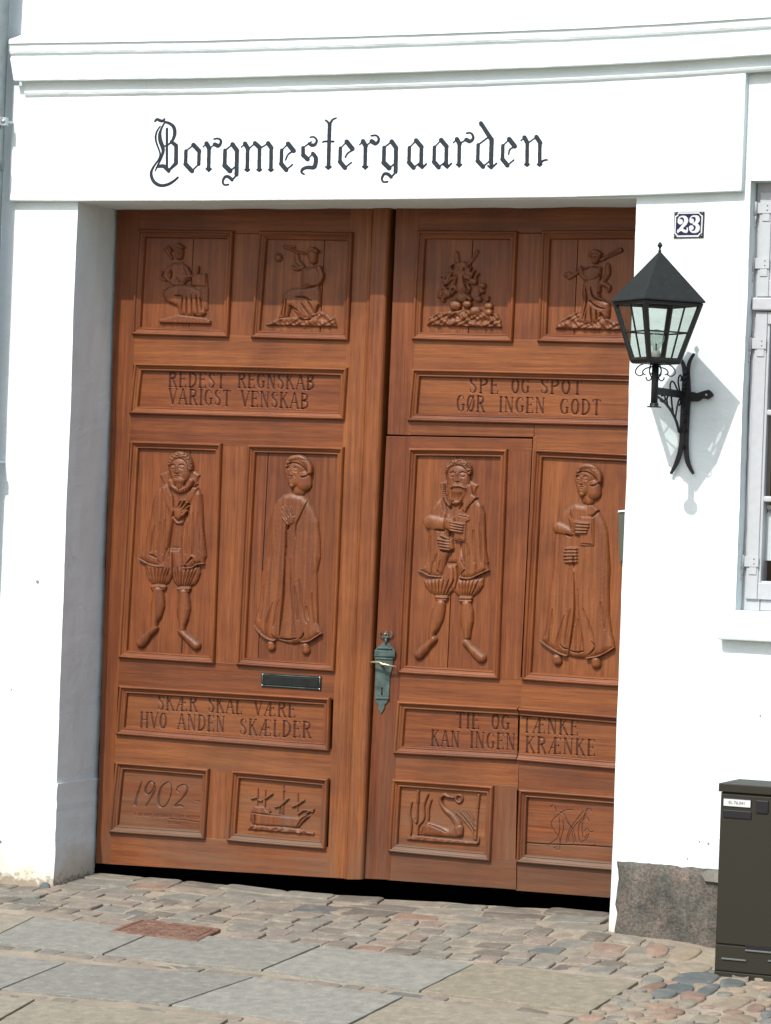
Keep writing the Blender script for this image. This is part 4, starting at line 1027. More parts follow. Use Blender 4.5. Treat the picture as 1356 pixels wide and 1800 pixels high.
        h.cut(seam, 14, .008)
    h.grain(.0004, seed)
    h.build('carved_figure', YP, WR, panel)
man1()
h = HF(440, 782, 592, 1168, .72)
woman(h, lambda: h.frame(440, 780, 8.475), lambda: h.frame(430, 960, 8.475), False, pD)
h = HF(942, 800, 1092, 1190, .72)
woman(h, lambda: h.frame(940, 800, 8.475), lambda: h.frame(935, 1000, 8.475), True, pRD, -.5, 3)
def man2():
    h = HF(722, 792, 876, 1178, .72)
    U = lambda: h.frame(720, 790, 8.475); L = lambda: h.frame(710, 980, 8.475)
    U()
    h.poly([(440, 500), (560, 450), (880, 450), (1030, 530), (960, 700), (500, 700)], .007, 4)
    h.cut([(1030, 545), (970, 650)], 15, .008)
    h.poly([(560, 600), (900, 600), (850, 900), (800, 1400), (760, 1690), (560, 1690), (640, 1400), (560, 900)], .008, 8)
    L()
    h.poly([(640, 90), (790, 90), (830, 250), (860, 320), (1195, 300), (1190, 420), (1130, 510), (1040, 580), (840, 590), (770, 540), (745, 500), (650, 580), (480, 575), (380, 510), (310, 430), (280, 330), (560, 280)], .016, 11)
    for x0, x1 in ((350, 440), (410, 475), (470, 505), (530, 535), (600, 565), (680, 600), (750, 640)): h.cut([(x0 + 5, 330), ((x0 + x1) / 2 + (0), 460), (x1, 560)], 12, .0065)
    for x0, x1 in ((820, 860), (880, 890), (930, 920), (990, 950), (1050, 980), (1120, 1010)): h.cut([(x0, 340), ((x0 + x1) / 2 + 8, 460), (x1, 570)], 12, .0065)
    h.cut([(730, 130), (760, 300), (700, 480)], 12, .006); h.cut([(790, 130), (815, 300), (770, 480)], 14, .008)
    h.cap([(490, 590), (640, 600)], 30, .013, .004); h.cap([(500, 625), (635, 635)], 16, .006, .008)
    h.cap([(850, 605), (1000, 605)], 30, .013, .004); h.cap([(840, 645), (1000, 650)], 20, .006, .008)
    h.cap([(550, 690), (520, 790), (490, 900), (450, 1030), (420, 1130), (415, 1200)], [74, 98, 106, 88, 52, 50], .020)
    h.cap([(440, 1220), (365, 1305), (300, 1375), (225, 1450)], [64, 58, 74, 80], .020)
    h.cap([(930, 700), (935, 820), (935, 950), (940, 1080), (945, 1190)], [74, 104, 104, 70, 48], .020)
    h.cap([(930, 1265), (1000, 1345), (1075, 1425), (1155, 1500)], [66, 58, 76, 80], .020)
    U()
    wl = lambda X, Y: .0012 * np.sin((X - 720 + (Y - 850) * .10) * .40) + .0007 * np.sin(X * .85)
    a = h.T([(500, 690), (400, 780), (330, 880), (290, 1050), (280, 1300), (270, 1500), (220, 1700)]); L()
    b = h.T([(220, 190), (300, 225), (400, 275), (480, 290), (560, 290), (600, 210), (650, 30)]); U()
    c = h.T([(610, 1560), (600, 1300), (640, 1000), (560, 850)])
    h.poly(a + b + c, .0175, 9, fr=False, warp=wl)
    a = h.T([(900, 700), (1010, 730), (1090, 830), (1130, 950), (1135, 1250), (1150, 1500), (1180, 1690)]); L()
    b = h.T([(1255, 100), (1275, 190), (1200, 215), (1120, 260), (1040, 300), (950, 318), (870, 315), (830, 290), (820, 200), (780, 80)]); U()
    c = h.T([(760, 1500), (800, 1350), (760, 1000), (800, 850)])
    h.poly(a + b + c, .0175, 9, fr=False, warp=wl)
    h.poly([(820, 800), (940, 660), (1020, 715), (880, 880), (850, 950), (790, 900)], .006, 4, .015)
    h.cut([(1020, 725), (900, 860), (855, 960)], 10, .006); h.cut([(470, 740), (540, 950)], 12, .005)
    for q in ([(330, 1300), (290, 1700)], [(420, 1560), (390, 1690)], [(960, 1200), (980, 1690)], [(1060, 1100), (1090, 1690)], [(860, 1400), (900, 1600)], [(760, 1400), (830, 1690)]): h.cut(q, 20, .0034)
    L(); h.cap([(220, 192), (300, 228), (400, 275), (560, 290)], 9, .004, .015); h.cap([(1270, 190), (1120, 258), (1040, 298), (950, 315), (840, 295)], 10, .004, .015)
    h.cut([(510, 190), (550, 260)], 9, .005); h.cut([(850, 260), (930, 180)], 10, .006); h.cut([(640, 92), (790, 96)], 8, .006)
    for q in ([(450, 60), (430, 250)], [(560, 40), (520, 240)], [(870, 40), (920, 160)], [(1070, 40), (1100, 200)]): h.cut(q, 12, .004)
    U()
    # sleeve and hands with book
    h.cap([(330, 1080), (440, 1110), (540, 1110)], [110, 115, 85], .012, .014)
    h.cut([(400, 1200), (540, 1215)], 14, .010); h.cut([(550, 970), (550, 1200)], 9, .005)
    h.poly([(740, 960), (920, 990), (920, 1060), (870, 1080), (855, 1375), (680, 1350), (700, 1100)], .005, 2.2, .019)
    h.cut([(750, 985), (905, 1015)], 7, .004); h.cut([(690, 1335), (850, 1360)], 7, .004)
    h.poly([(560, 1030), (680, 1010), (720, 1150), (640, 1230), (560, 1180)], .011, 6, .018)
    for k in range(4): h.cap([(650, 1085 + k * 40), (830 - 6 * k, 1118 + k * 38)], [20, 16], .009, .024)
    h.poly([(560, 1290), (660, 1330), (680, 1480), (620, 1520), (540, 1420)], .010, 6, .015)
    for k in range(5): h.cap([(610, 1330 + k * 42), (430 + (60 if k == 0 else 0) + 12 * k, 1280 + k * 46 + (12 if k else 0))], [20, 16], .009, .019)
    h.cut([(480, 1515), (660, 1520)], 14, .008)
    # head
    h.cap([(730, 370), (735, 480)], [178, 170], .021, .004)
    h.cap([(730, 580), (700, 720), (690, 790)], [165, 110, 40], .015, .008)
    h.cap([(520, 520), (520, 640), (560, 760), (620, 850)], [24, 28, 26, 16], .008, .012)
    h.cap([(900, 560), (900, 680), (830, 790)], [40, 48, 30], .008, .012)
    for k in range(9): h.cut([(505, 520 + k * 27), (545, 530 + k * 27)], 7, .006)
    h.cap([(560, 330), (600, 240), (700, 195), (810, 205), (885, 270), (905, 350)], [30, 44, 50, 52, 46, 30], .011, .014)
    h.hair([(560, 330), (600, 240), (700, 195), (810, 205), (885, 270), (905, 350)], 30, 70, 2, (730, 430))
    h.face(738, 395, 285, 340, .0245, .1)
    h.cap([(740, 545), (680, 545), (640, 575)], [26, 24, 8], .008, .022); h.cap([(740, 545), (800, 550), (860, 580)], [26, 24, 8], .008, .022)
    for k in range(7): h.cut([(640 + k * 28, 640), (670 + k * 12, 780)], 9, .0045)
    h.cut([(650, 800), (610, 900)], 14, .010); h.cut([(810, 800), (740, 900)], 14, .012); h.cut([(670, 780)] * 2, 16, .006)
    h.grain(.0004, 5)
    h.build('carved_figure', YP, WR, pWC)
man2()
# ------------------------------------------------------------------ the four small scenes at the top
def terrain(h, pts, hh, edge, seed, amp=.004):
    r = np.random.default_rng(seed); ph = r.uniform(0, 6, 6)
    h.poly(pts, hh, edge, warp=lambda X, Y: amp * (np.sin(X * .31 + Y * .5 + ph[0] + 1.5 * np.sin(Y * .23 + X * .11)) + np.sin(X * .17 - Y * .4 + ph[1] + 2 * np.sin(X * .13)) + .6 * np.sin(X * .7 + 2 * np.sin(Y * .35 + ph[2]))) * .5)
def scene_a():
    h = HF(262, 420, 396, 578, .7); h.frame(240, 405, 8.475)
    h.poly([(335, 1320), (620, 1250), (1050, 1300), (1110, 1340), (1110, 1400), (335, 1380)], .014, 3)
    h.poly([(860, 640), (1050, 640), (1070, 900), (1060, 1200), (860, 1100)], .008, 4)
    # skirt
    h.poly([(400, 870), (600, 800), (800, 810), (980, 880), (1010, 1050), (1040, 1240), (960, 1300), (870, 1270), (780, 1300), (640, 1250), (600, 1130), (500, 1090), (420, 1050), (380, 960)], .017, 9)
    for q in ([(700, 1000), (680, 1230)], [(760, 980), (760, 1260)], [(830, 960), (840, 1260)], [(900, 960), (930, 1250)], [(580, 970), (700, 985)], [(500, 1080), (590, 1130)], [(420, 900), (470, 860)], [(960, 1000), (990, 1200)]): h.cut(q, 13, .008)
    h.poly([(520, 480), (690, 470), (790, 600), (790, 740), (700, 800), (540, 790), (440, 740), (480, 600)], .014, 8)
    h.cap([(500, 560), (450, 680), (560, 780), (700, 800)], [40, 36, 32, 26], .008, .011)
    h.cap([(740, 560), (800, 680), (760, 720)], [36, 30, 26], .008, .010); h.cap([(800, 700), (900, 640), (920, 540)], [20, 20, 14], .009, .006)
    h.cut([(530, 600), (520, 720)], 14, .010); h.cut([(600, 700), (660, 770)], 9, .006); h.cut([(760, 735), (850, 690)], 12, .008)
    h.cap([(430, 280), (520, 410)], [30, 24], .008); h.cap([(470, 250), (500, 300)], 30, .010)
    h.cap([(630, 320), (635, 380)], [72, 56], .016, .004); h.cap([(570, 270), (620, 225), (680, 250)], [30, 36, 30], .010, .012)
    h.face(645, 340, 110, 150, .018); h.cap([(370, 620), (350, 700), (420, 740)], 22, .008)
    h.poly([(830, 660), (1040, 640), (1040, 840), (830, 820)], .006, 3, .007)
    h.grain(.0007, 11); h.build('carved_scene', YP, WR, pA)
def scene_b():
    h = HF(462, 425, 602, 582, .7); h.frame(455, 410, 8.475)
    terrain(h, [(90, 1370), (250, 1270), (500, 1240), (850, 1180), (950, 1150), (1130, 1260), (1165, 1400)], .013, 4, 3)
    h.poly([(360, 900), (480, 820), (900, 760), (930, 900), (920, 1060), (860, 1220), (780, 1290), (620, 1270), (480, 1100), (440, 1260), (280, 1290), (340, 1060)], .017, 9)
    for q in ([(380, 980), (340, 1240)], [(420, 980), (400, 1250)], [(460, 1080), (600, 1160)], [(560, 950), (700, 960), (800, 1010)], [(570, 1220), (650, 1290), (780, 1280)], [(650, 1050), (780, 1240)], [(740, 1000), (850, 1200)], [(900, 1060), (860, 1200)]): h.cut(q, 13, .009)
    h.poly([(640, 520), (860, 480), (960, 600), (960, 720), (900, 780), (640, 820), (620, 700)], .015, 9); h.cut([(640, 825), (800, 800), (920, 750)], 12, .008)
    h.cap([(900, 520), (940, 640), (880, 740), (780, 760)], [40, 38, 34, 28], .008, .011)
    h.cap([(660, 500), (560, 530), (500, 500)], [36, 30, 20], .010, .006); h.cap([(560, 320), (580, 420), (640, 480)], [40, 44, 40], .012)
    h.cap([(370, 200), (480, 240), (600, 280), (740, 310)], [22, 24, 20, 16], .011); h.cap([(400, 190), (530, 200)], 18, .008)
    h.cap([(800, 320), (810, 400)], [78, 62], .016, .004); h.cap([(760, 260), (810, 235), (870, 270)], 32, .009, .013)
    for k in range(10):
        a = k / 10 * 2 * math.pi; h.cap([(290, 360), (290 + 58 * math.cos(a), 360 + 62 * math.sin(a))], [20, 8], .009)
    h.grain(.0007, 12); h.build('carved_scene', YP, WR, pB)
def scene_c():
    h = HF(748, 430, 888, 583, .7); h.frame(735, 410, 8.475)
    terrain(h, [(125, 1375), (170, 1240), (300, 1180), (480, 1160), (700, 1130), (1000, 1180), (1180, 1190), (1240, 1300), (1250, 1410)], .013, 4, 5, .006)
    r = random.Random(4)
    for k in range(46):
        y = r.uniform(480, 1000); wdt = 110 + (y - 480) * .62; x = 640 + r.uniform(-1, 1) * wdt
        a = r.uniform(-1, 1); L = r.uniform(40, 110)
        h.cap([(x, y), (x + L * math.sin(a) * .5, y - L * .6), (x + L * math.sin(a + .8) * .7, y - L)], [r.uniform(24, 40), 24, 9], .012, r.uniform(.002, .008))
    for x, y, rr in ((560, 1080, 92), (480, 1190, 52), (740, 1060, 70), (860, 1160, 90), (1060, 1090, 66), (1060, 1180, 66), (660, 960, 88), (900, 980, 60), (960, 780, 60), (830, 720, 66), (450, 900, 70)):
        h.cap([(x - rr * .2, y), (x + rr * .2, y)], rr * .75, .012, .010)
    h.cap([(560, 600), (610, 500), (700, 480), (730, 560), (680, 600)], [50, 60, 50, 30, 20], .012, .006)
    h.cut([(700, 520), (690, 560)], 14, .008); h.cap([(570, 300), (580, 420)], [40, 46], .010); h.cap([(740, 470), (830, 360), (880, 270)], [30, 26, 30], .010)
    h.cap([(350, 640), (450, 600)], [26, 30], .010); h.cap([(450, 700), (560, 640), (550, 600)], 30, .010)
    h.cap([(640, 620), (640, 820)], [60, 80], .012, .008)
    for q in ([(600, 640), (560, 860)], [(680, 640), (740, 860)], [(530, 900), (600, 880)], [(700, 880), (780, 930)]): h.cut(q, 14, .008)
    h.grain(.0012, 13); h.build('carved_scene', YP, WR, pRA)
def scene_d():
    h = HF(974, 425, 1112, 588, .7); h.frame(955, 410, 8.475)
    terrain(h, [(175, 1425), (240, 1290), (420, 1200), (520, 1150), (700, 1180), (900, 1250), (1150, 1330), (1240, 1450)], .013, 4, 7)
    h.poly([(600, 720), (700, 660), (860, 650), (870, 780), (860, 950), (1000, 1040), (1010, 1140), (990, 1260), (920, 1310), (860, 1240), (830, 1320), (720, 1375), (560, 1350), (470, 1310), (540, 1200), (600, 1000), (570, 900)], .017, 9)
    for q in ([(640, 800), (660, 1000), (600, 1280)], [(720, 800), (760, 950), (900, 1010)], [(700, 1000), (800, 1090), (930, 1130)], [(660, 1080), (640, 1320)], [(720, 1100), (740, 1340)], [(860, 1180), (900, 1260)], [(800, 1150), (810, 1320)], [(820, 880), (960, 980)]): h.cut(q, 13, .009)
    h.poly([(580, 520), (720, 480), (880, 500), (860, 680), (720, 720), (600, 700)], .014, 8)
    h.cap([(560, 520), (600, 640), (700, 680), (820, 620)], [36, 34, 32, 26], .009, .010); h.cut([(600, 550), (700, 500)], 12, .008)
    h.cap([(960, 480), (960, 600), (900, 700)], [42, 48, 40], .012); h.cap([(880, 740), (980, 800), (970, 860)], [46, 40, 26], .012)
    h.cap([(380, 660), (600, 530)], [34, 26], .010); h.cap([(330, 620), (380, 600)], 36, .009)
    h.cap([(860, 400), (1000, 320), (1150, 250)], [26, 34, 40], .010); h.cut([(960, 350), (1120, 270)], 9, .005)
    h.cap([(780, 350), (775, 400)], [78, 60], .016, .004); h.cap([(710, 320), (770, 270), (850, 310)], 34, .010, .012); h.face(770, 370, 100, 140, .018)
    h.grain(.0007, 14); h.build('carved_scene', YP, WR, pRB)
scene_a(); scene_b(); scene_c(); scene_d()
# ---- ship
def ship():
    h = HF(432, 1374, 556, 1472, .6); h.frame(405, 1350, 7.533)
    terrain(h, [(220, 820), (260, 750), (500, 770), (700, 780), (950, 810), (1110, 860), (1110, 895), (700, 860)], .010, 3, 4, .0025)
    h.poly([(270, 560), (320, 500), (450, 500), (520, 600), (700, 630), (900, 650), (1000, 600), (1060, 640), (960, 730), (900, 800), (300, 760), (250, 680)], .011, 5)
    for q in ([(270, 590), (500, 620), (900, 660)], [(330, 620), (330, 750)], [(270, 640), (270, 740)], [(880, 790), (950, 680), (1050, 620)], [(900, 640), (960, 560)]): h.cut(q, 9, .006)
    for x, y0, y1 in ((360, 270, 490), (460, 290, 500), (700, 220, 610), (680, 470, 600), (890, 330, 600), (650, 500, 600)): h.cap([(x, y0), (x - 5, y1)], 9, .006)
    for q in ([(280, 410), (340, 395)], [(380, 430), (410, 435)], [(460, 410), (550, 345)], [(590, 520), (660, 500), (760, 410)], [(820, 515), (880, 490), (970, 430)], [(900, 610), (980, 560), (1090, 580)], [(940, 660), (1040, 580), (1100, 550)], [(500, 540), (520, 580)]):
        h.cap(q, 17, .010)
    h.cap([(700, 290), (705, 300)], 14, .008)
    h.grain(.0005, 21); h.build('carved_ship', YP, WR, pF)
ship()
def swan():
    h = HF(706, 1384, 856, 1492, .6); h.frame(685, 1360, 7.137)
    terrain(h, [(200, 830), (300, 770), (600, 800), (900, 830), (1090, 850), (1130, 770), (1130, 880), (1090, 900), (500, 860)], .012, 3, 4, .001)
    h.poly([(420, 650), (480, 600), (620, 640), (740, 690), (790, 640), (880, 600), (910, 700), (910, 790), (850, 810), (400, 780)], .012, 9)
    h.cap([(870, 690), (880, 750)], [60, 45], .012, .006)
    h.cap([(870, 700), (850, 620), (780, 520), (700, 450), (650, 380), (640, 310), (690, 265), (740, 285), (810, 300)], [50, 52, 40, 32, 27, 24, 30, 24, 12], .013, .003)
    for k in range(13):
        a = k / 12 * 2 * math.pi; b = (k + 1) / 12 * 2 * math.pi
        h.cap([(870 + 42 * math.cos(a), 315 + 48 * math.sin(a)), (870 + 42 * math.cos(b), 315 + 48 * math.sin(b))], 17, .010, smooth=False)
    for q in ([(275, 360), (250, 500), (270, 640), (260, 760)], [(360, 220), (345, 480), (340, 600)], [(480, 260), (430, 400), (430, 560), (360, 660), (355, 760)], [(520, 330), (490, 440), (480, 590), (410, 680), (390, 760)], [(830, 480), (950, 600), (1040, 720), (1060, 820)], [(890, 470), (1000, 600), (1070, 700)], [(970, 460), (1040, 560), (1075, 640)], [(1130, 270), (1105, 450), (1085, 700), (1080, 830)], [(300, 560), (330, 620)]):
        h.cap(q, [10, 16, 18, 14] if len(q) == 4 else 15, .009)
    h.cap([(358, 220), (352, 360)], 20, .011); h.cap([(1120, 270), (1105, 430)], 20, .011)
    h.cut([(500, 640), (620, 690), (720, 740)], 10, .004)
    h.grain(.0005, 22); h.build('carved_swan', YP, WR, pWE)
swan()
# ---- the year and the monogram are cut into their panels
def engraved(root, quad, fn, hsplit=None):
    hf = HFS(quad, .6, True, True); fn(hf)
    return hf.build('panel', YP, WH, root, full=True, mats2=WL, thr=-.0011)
def year(h):
    h.frame(195, 1340, 7.533)
    K = [9, 13, 17, 20, 10]
    c = lambda pts, r: h.cut(pts, r, .0042, always=True)
    c([(410, 260), (380, 350), (345, 450), (320, 560)], [6, 12, 16, 22])
    c([(575, 290), (530, 255), (480, 300), (455, 380), (480, 425), (530, 400), (570, 330)], [8, 9, 13, 18, 9, 8, 8]); c([(575, 280), (575, 380), (530, 480), (460, 585)], [8, 18, 14, 6])
    c([(740, 270), (670, 330), (635, 440), (630, 540), (665, 595), (730, 570), (790, 450), (800, 330), (770, 270), (740, 270)], [8, 13, 19, 20, 10, 8, 8, 8, 8, 8])
    c([(900, 400), (870, 370), (900, 320), (970, 300), (1010, 350), (990, 420), (920, 510), (840, 580), (900, 575), (960, 590)], [7, 7, 7, 9, 16, 17, 12, 8, 18, 8])
    # small worn inscription below: mostly illegible strokes
    r = random.Random(3)
    for k in range(34):
        x = 320 + k * 25.5; y = 690 + (x - 320) * .055
        if k in (1, 9, 20, 26): continue
        h.cut([(x, y - 18), (x + r.uniform(-2, 4), y + 20)], 4.5, .0022, always=True)
        if r.random() < .6: h.cut([(x, y + r.choice((-16, 0, 16))), (x + 15, y + r.choice((-16, 0, 16)))], 4, .0018, always=True)
    for k in range(7):
        x = 765 + k * 25; y = 800 + k * 2; h.cut([(x, y - 15), (x + r.uniform(-8, 8), y + 18)], 4.5, .0022, always=True)
    h.cut([(780, 750), (1000, 770), (1180, 800)], 5, .004, always=True)
    h.cut([(1125, 515), (1180, 520)], 6, .003, always=True)
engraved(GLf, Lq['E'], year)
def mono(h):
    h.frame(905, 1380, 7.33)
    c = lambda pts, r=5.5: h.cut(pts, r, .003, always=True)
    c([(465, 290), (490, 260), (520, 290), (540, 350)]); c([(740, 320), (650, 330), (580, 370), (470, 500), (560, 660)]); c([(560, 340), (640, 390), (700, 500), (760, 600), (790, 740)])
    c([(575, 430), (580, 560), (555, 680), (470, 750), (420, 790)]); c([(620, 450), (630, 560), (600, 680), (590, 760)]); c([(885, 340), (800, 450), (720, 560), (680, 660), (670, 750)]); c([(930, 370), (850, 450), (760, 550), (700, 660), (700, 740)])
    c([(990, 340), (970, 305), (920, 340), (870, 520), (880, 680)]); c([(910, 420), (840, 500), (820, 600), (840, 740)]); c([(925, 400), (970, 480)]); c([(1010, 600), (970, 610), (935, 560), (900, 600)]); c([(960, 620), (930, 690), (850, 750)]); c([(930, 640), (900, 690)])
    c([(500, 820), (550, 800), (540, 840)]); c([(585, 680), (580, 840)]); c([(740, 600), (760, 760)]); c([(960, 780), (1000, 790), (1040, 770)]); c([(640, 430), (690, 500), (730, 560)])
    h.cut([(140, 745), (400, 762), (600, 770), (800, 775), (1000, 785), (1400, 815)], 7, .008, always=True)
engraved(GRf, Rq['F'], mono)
# ------------------------------------------------------------------ painted name over the gate
def name_letters():
    strokes = []
    def nib(pts, o, mn=1.0, nibl=6.6, smooth=False):
        q = [(o[0] + x / 7.533, o[1] + y / 7.533) for x, y in pts]
        if smooth: q = [tuple(p) for p in sm(q, 4)]
        return ('n', q, nibl, mn)
    def vw(pts, w, o, smooth=True):
        q = [(o[0] + x / 7.533, o[1] + y / 7.533) for x, y in pts]; n = len(q); rr = [a / 7.533 / 2 for a in w]
        if smooth and n > 2: rr = list(np.interp(np.linspace(0, n - 1, (n - 1) * 5 + 1), range(n), rr)); q = [tuple(p) for p in sm(q, 5)]
        return ('v', q, rr)
    A = (255, 195); B = (410, 195); C = (570, 195); D = (700, 195); E = (800, 195)
    def O(o, x, y):      # closed hexagonal bowl
        return [nib([(x + 110, y), (x + 10, y + 80), (x + 5, y + 255), (x + 90, y + 345)], o), nib([(x + 110, y), (x + 185, y + 80), (x + 180, y + 255), (x + 90, y + 345)], o)]
    L = []
    L.append(('B', [vw([(130, 135), (160, 108), (200, 125), (235, 128), (262, 100)], [12, 26, 30, 26, 8], A), vw([(202, 200), (160, 260), (140, 340), (152, 420), (188, 520), (200, 575), (180, 640), (120, 725), (84, 800), (84, 860), (115, 930), (170, 972), (240, 985), (320, 962), (390, 918), (436, 876)], [6, 10, 16, 13, 12, 12, 12, 14, 24, 30, 34, 34, 30, 28, 22, 14], A),
        vw([(265, 140), (215, 235), (195, 310), (203, 390), (228, 460), (240, 520), (222, 600), (182, 690), (134, 790)], [10, 14, 34, 46, 44, 34, 18, 13, 6], A),
        vw([(268, 143), (330, 165), (380, 212), (394, 290), (372, 370), (330, 425), (300, 445)], [22, 28, 36, 38, 26, 12, 8], A), vw([(290, 232), (290, 740)], [20, 20], A), vw([(245, 465), (300, 455)], [9, 9], A),
        vw([(350, 405), (412, 455), (410, 690), (310, 790)], [34, 42, 42, 16], A, False), vw([(150, 745), (200, 728), (250, 730), (285, 760), (312, 792)], [10, 34, 42, 44, 40], A)]))
    L.append(('o', O(A, 532, 447)))
    def r_(o, x, y, hook):
        return [nib([(x, y + 35), (x + 45, y - 12), (x + 75, y + 45)], o), vw([(x + 78, y + 40), (x + 72, y + 320)], [38, 38], o), vw([(x + 42, y + 325), (x + 72, y + 350)], [14, 10], o), vw([(x + 105, y + 325), (x + 72, y + 358)], [14, 10], o), vw([(x + 60, y - 5), (x + 88, y + 50)], [30, 34], o)] + hook
    L.append(('r', r_(A, 770, 440, [nib([(865, 482), (925, 440), (950, 450)], A), vw([(925, 445), (965, 462), (1000, 430), (1003, 385), (965, 362), (915, 370)], [22, 38, 24, 22, 14, 12], A)])))
    def g_(o, x, y):
        return [nib([(x + 120, y), (x + 20, y + 80), (x + 15, y + 280), (x + 85, y + 350)], o, 1.2, 7.4), nib([(x + 85, y + 350), (x + 175, y + 285)], o, 1.4), nib([(x + 120, y), (x + 178, y + 82)], o), vw([(x + 178, y + 80), (x + 172, y + 400)], [44, 44], o), vw([(x + 180, y + 400), (x + 110, y + 475)], [16, 12], o), vw([(x + 112, y + 470), (x + 70, y + 432), (x + 20, y + 430), (x - 10, y + 490), (x + 10, y + 535), (x + 65, y + 532)], [34, 34, 26, 18, 14, 14], o)]
    L.append(('g', g_(A, 1040, 440)))
    def stem(o, x, y0, y1, foot=True):
        s = [vw([(x + 4, y0), (x, y1)], [38, 38], o, False)]
        if foot: s += [vw([(x - 28, y1 + 15), (x, y1 + 38)], [13, 10], o, False), vw([(x + 28, y1 + 15), (x, y1 + 38)], [13, 10], o, False), vw([(x, y1), (x, y1 + 22)], [38, 26], o, False)]
        return s
    L.append(('m', [nib([(110, 475), (158, 430), (195, 495)], B), nib([(215, 490), (290, 425), (350, 480)], B), nib([(375, 480), (463, 425), (505, 485)], B)] + stem(B, 187, 490, 760) + stem(B, 345, 485, 760) + stem(B, 500, 480, 760)))
    def e_(o, x, y, tail):
        return [nib([(x + 105, y), (x + 20, y + 85), (x + 15, y + 265), (x + 80, y + 345)], o), nib([(x + 80, y + 345), (x + 165, y + 275)], o, 1.3), nib([(x + 105, y), (x + 178, y + 92)], o, 1, 7), vw(tail, [12, 11, 10], o)]
    L.append(('e', e_(B, 622, 432, [(805, 525), (730, 570), (695, 645)])))
    L.append(('s', [vw([(1022, 345), (1070, 342), (1108, 385), (1085, 440), (1045, 450), (1005, 430)], [10, 13, 18, 28, 38, 26], B), nib([(1035, 405), (925, 485), (928, 580), (985, 635), (1058, 560)], B), vw([(1055, 560), (1095, 620), (1090, 700), (1065, 745), (980, 745), (920, 770), (905, 810), (940, 835)], [38, 46, 46, 44, 36, 30, 18, 12], B)]))
    L.append(('t', [vw([(73, 170), (66, 395), (58, 720)], [40, 40, 40], C), vw([(20, 120), (50, 145), (72, 190)], [12, 18, 30], C), vw([(160, 90), (110, 115), (78, 170)], [8, 14, 26], C), vw([(-20, 412), (10, 400), (125, 402)], [8, 14, 15], C), vw([(22, 738), (54, 768)], [13, 10], C), vw([(90, 738), (54, 768)], [13, 10], C), vw([(57, 715), (55, 750)], [40, 26], C)]))
    L.append(('e', e_(C, 195, 405, [(388, 510), (315, 555), (280, 612)])))
    L.append(('r', r_(C, 470, 410, [nib([(565, 450), (630, 398), (655, 415)], C), vw([(630, 400), (675, 432), (715, 405), (723, 360), (690, 322), (625, 325)], [22, 36, 26, 22, 14, 12], C)])))
    L.append(('g', g_(C, 775, 402)))
    def a_(o, x, y):
        return [nib([(x + 110, y), (x + 20, y + 95), (x + 15, y + 290), (x + 75, y + 360)], o), nib([(x + 75, y + 360), (x + 165, y + 290)], o, 1.3), nib([(x + 110, y), (x + 180, y + 85)], o), vw([(x + 180, y + 80), (x + 175, y + 300), (x + 185, y + 330)], [40, 40, 34], o, False), vw([(x + 145, y + 330), (x + 190, y + 365)], [16, 22], o), vw([(x + 190, y + 365), (x + 245, y + 310)], [20, 12], o)]
    L.append(('a', a_(D, 130, 388))); L.append(('a', a_(D, 462, 382)))
    L.append(('r', r_(D, 735, 382, [nib([(840, 415), (905, 378), (930, 390)], D), vw([(900, 380), (945, 402), (990, 372), (992, 325), (960, 288), (908, 292)], [22, 36, 26, 22, 14, 12], D)])))
    L.append(('d', [vw([(345, 160), (482, 372)], [44, 50], E), vw([(487, 372), (478, 660), (482, 705)], [48, 48, 40], E, False), vw([(345, 140), (345, 180)], [8, 34], E), nib([(435, 350), (308, 445), (302, 660), (372, 735), (455, 665)], E, 1.3), vw([(440, 725), (482, 755)], [16, 24], E), vw([(482, 755), (552, 690)], [20, 12], E)]))
    L.append(('e', e_(E, 615, 372, [(798, 468), (730, 505), (712, 570)])))
    L.append(('n', [nib([(875, 390), (922, 348), (955, 410)], E), nib([(985, 410), (1080, 342), (1130, 420)], E)] + stem(E, 955, 410, 690) + stem(E, 1122, 415, 690) + [vw([(1135, 690), (1170, 655), (1220, 645)], [22, 16, 14], E)]))
    th = math.radians(42); nx_, ny_ = math.cos(th), -math.sin(th)
    for ch, st in L:
        xs = []; ys = []
        for s in st: xs += [p[0] for p in s[1]]; ys += [p[1] for p in s[1]]
        x0, x1, y0, y1 = min(xs) - 4, max(xs) + 4, min(ys) - 4, max(ys) + 4
        stp = .33; X, Y = np.meshgrid(np.arange(x0, x1, stp), np.arange(y0, y1, stp)); D_ = np.full(X.shape, 1e3)
        for s in st:
            q = s[1]
            for i in range(len(q) - 1):
                (ax, ay), (bx, by) = q[i], q[i + 1]; ex, ey = bx - ax, by - ay; Ln = ex * ex + ey * ey + 1e-9
                if s[0] == 'n':
                    l = math.sqrt(Ln); w = max(s[3], s[2] * abs(ex / l * ny_ - ey / l * nx_)) / 2; ra = rb = w
                else: ra, rb = s[2][i], s[2][i + 1]
                t = np.clip(((X - ax) * ex + (Y - ay) * ey) / Ln, 0, 1)
                D_ = np.minimum(D_, np.hypot(X - ax - t * ex, Y - ay - t * ey) - (ra + (rb - ra) * t))
        D_ -= .72
        ny, nx = X.shape; idx = np.arange(nx * ny).reshape(ny, nx)
        f = np.stack([idx[:-1, :-1], idx[1:, :-1], idx[1:, 1:], idx[:-1, 1:]], -1).reshape(-1, 4)
        dq = (D_[:-1, :-1] + D_[1:, :-1] + D_[1:, 1:] + D_[:-1, 1:]).reshape(-1) / 4
        k = dq < 0; f = f[k]; dq = dq[k]
        used = np.unique(f); rm = np.zeros(nx * ny, np.int64); rm[used] = np.arange(len(used))
        V = P(X, Y, -.0362).reshape(-1, 3)[used]
        mi = (dq < -1.5).astype(int)
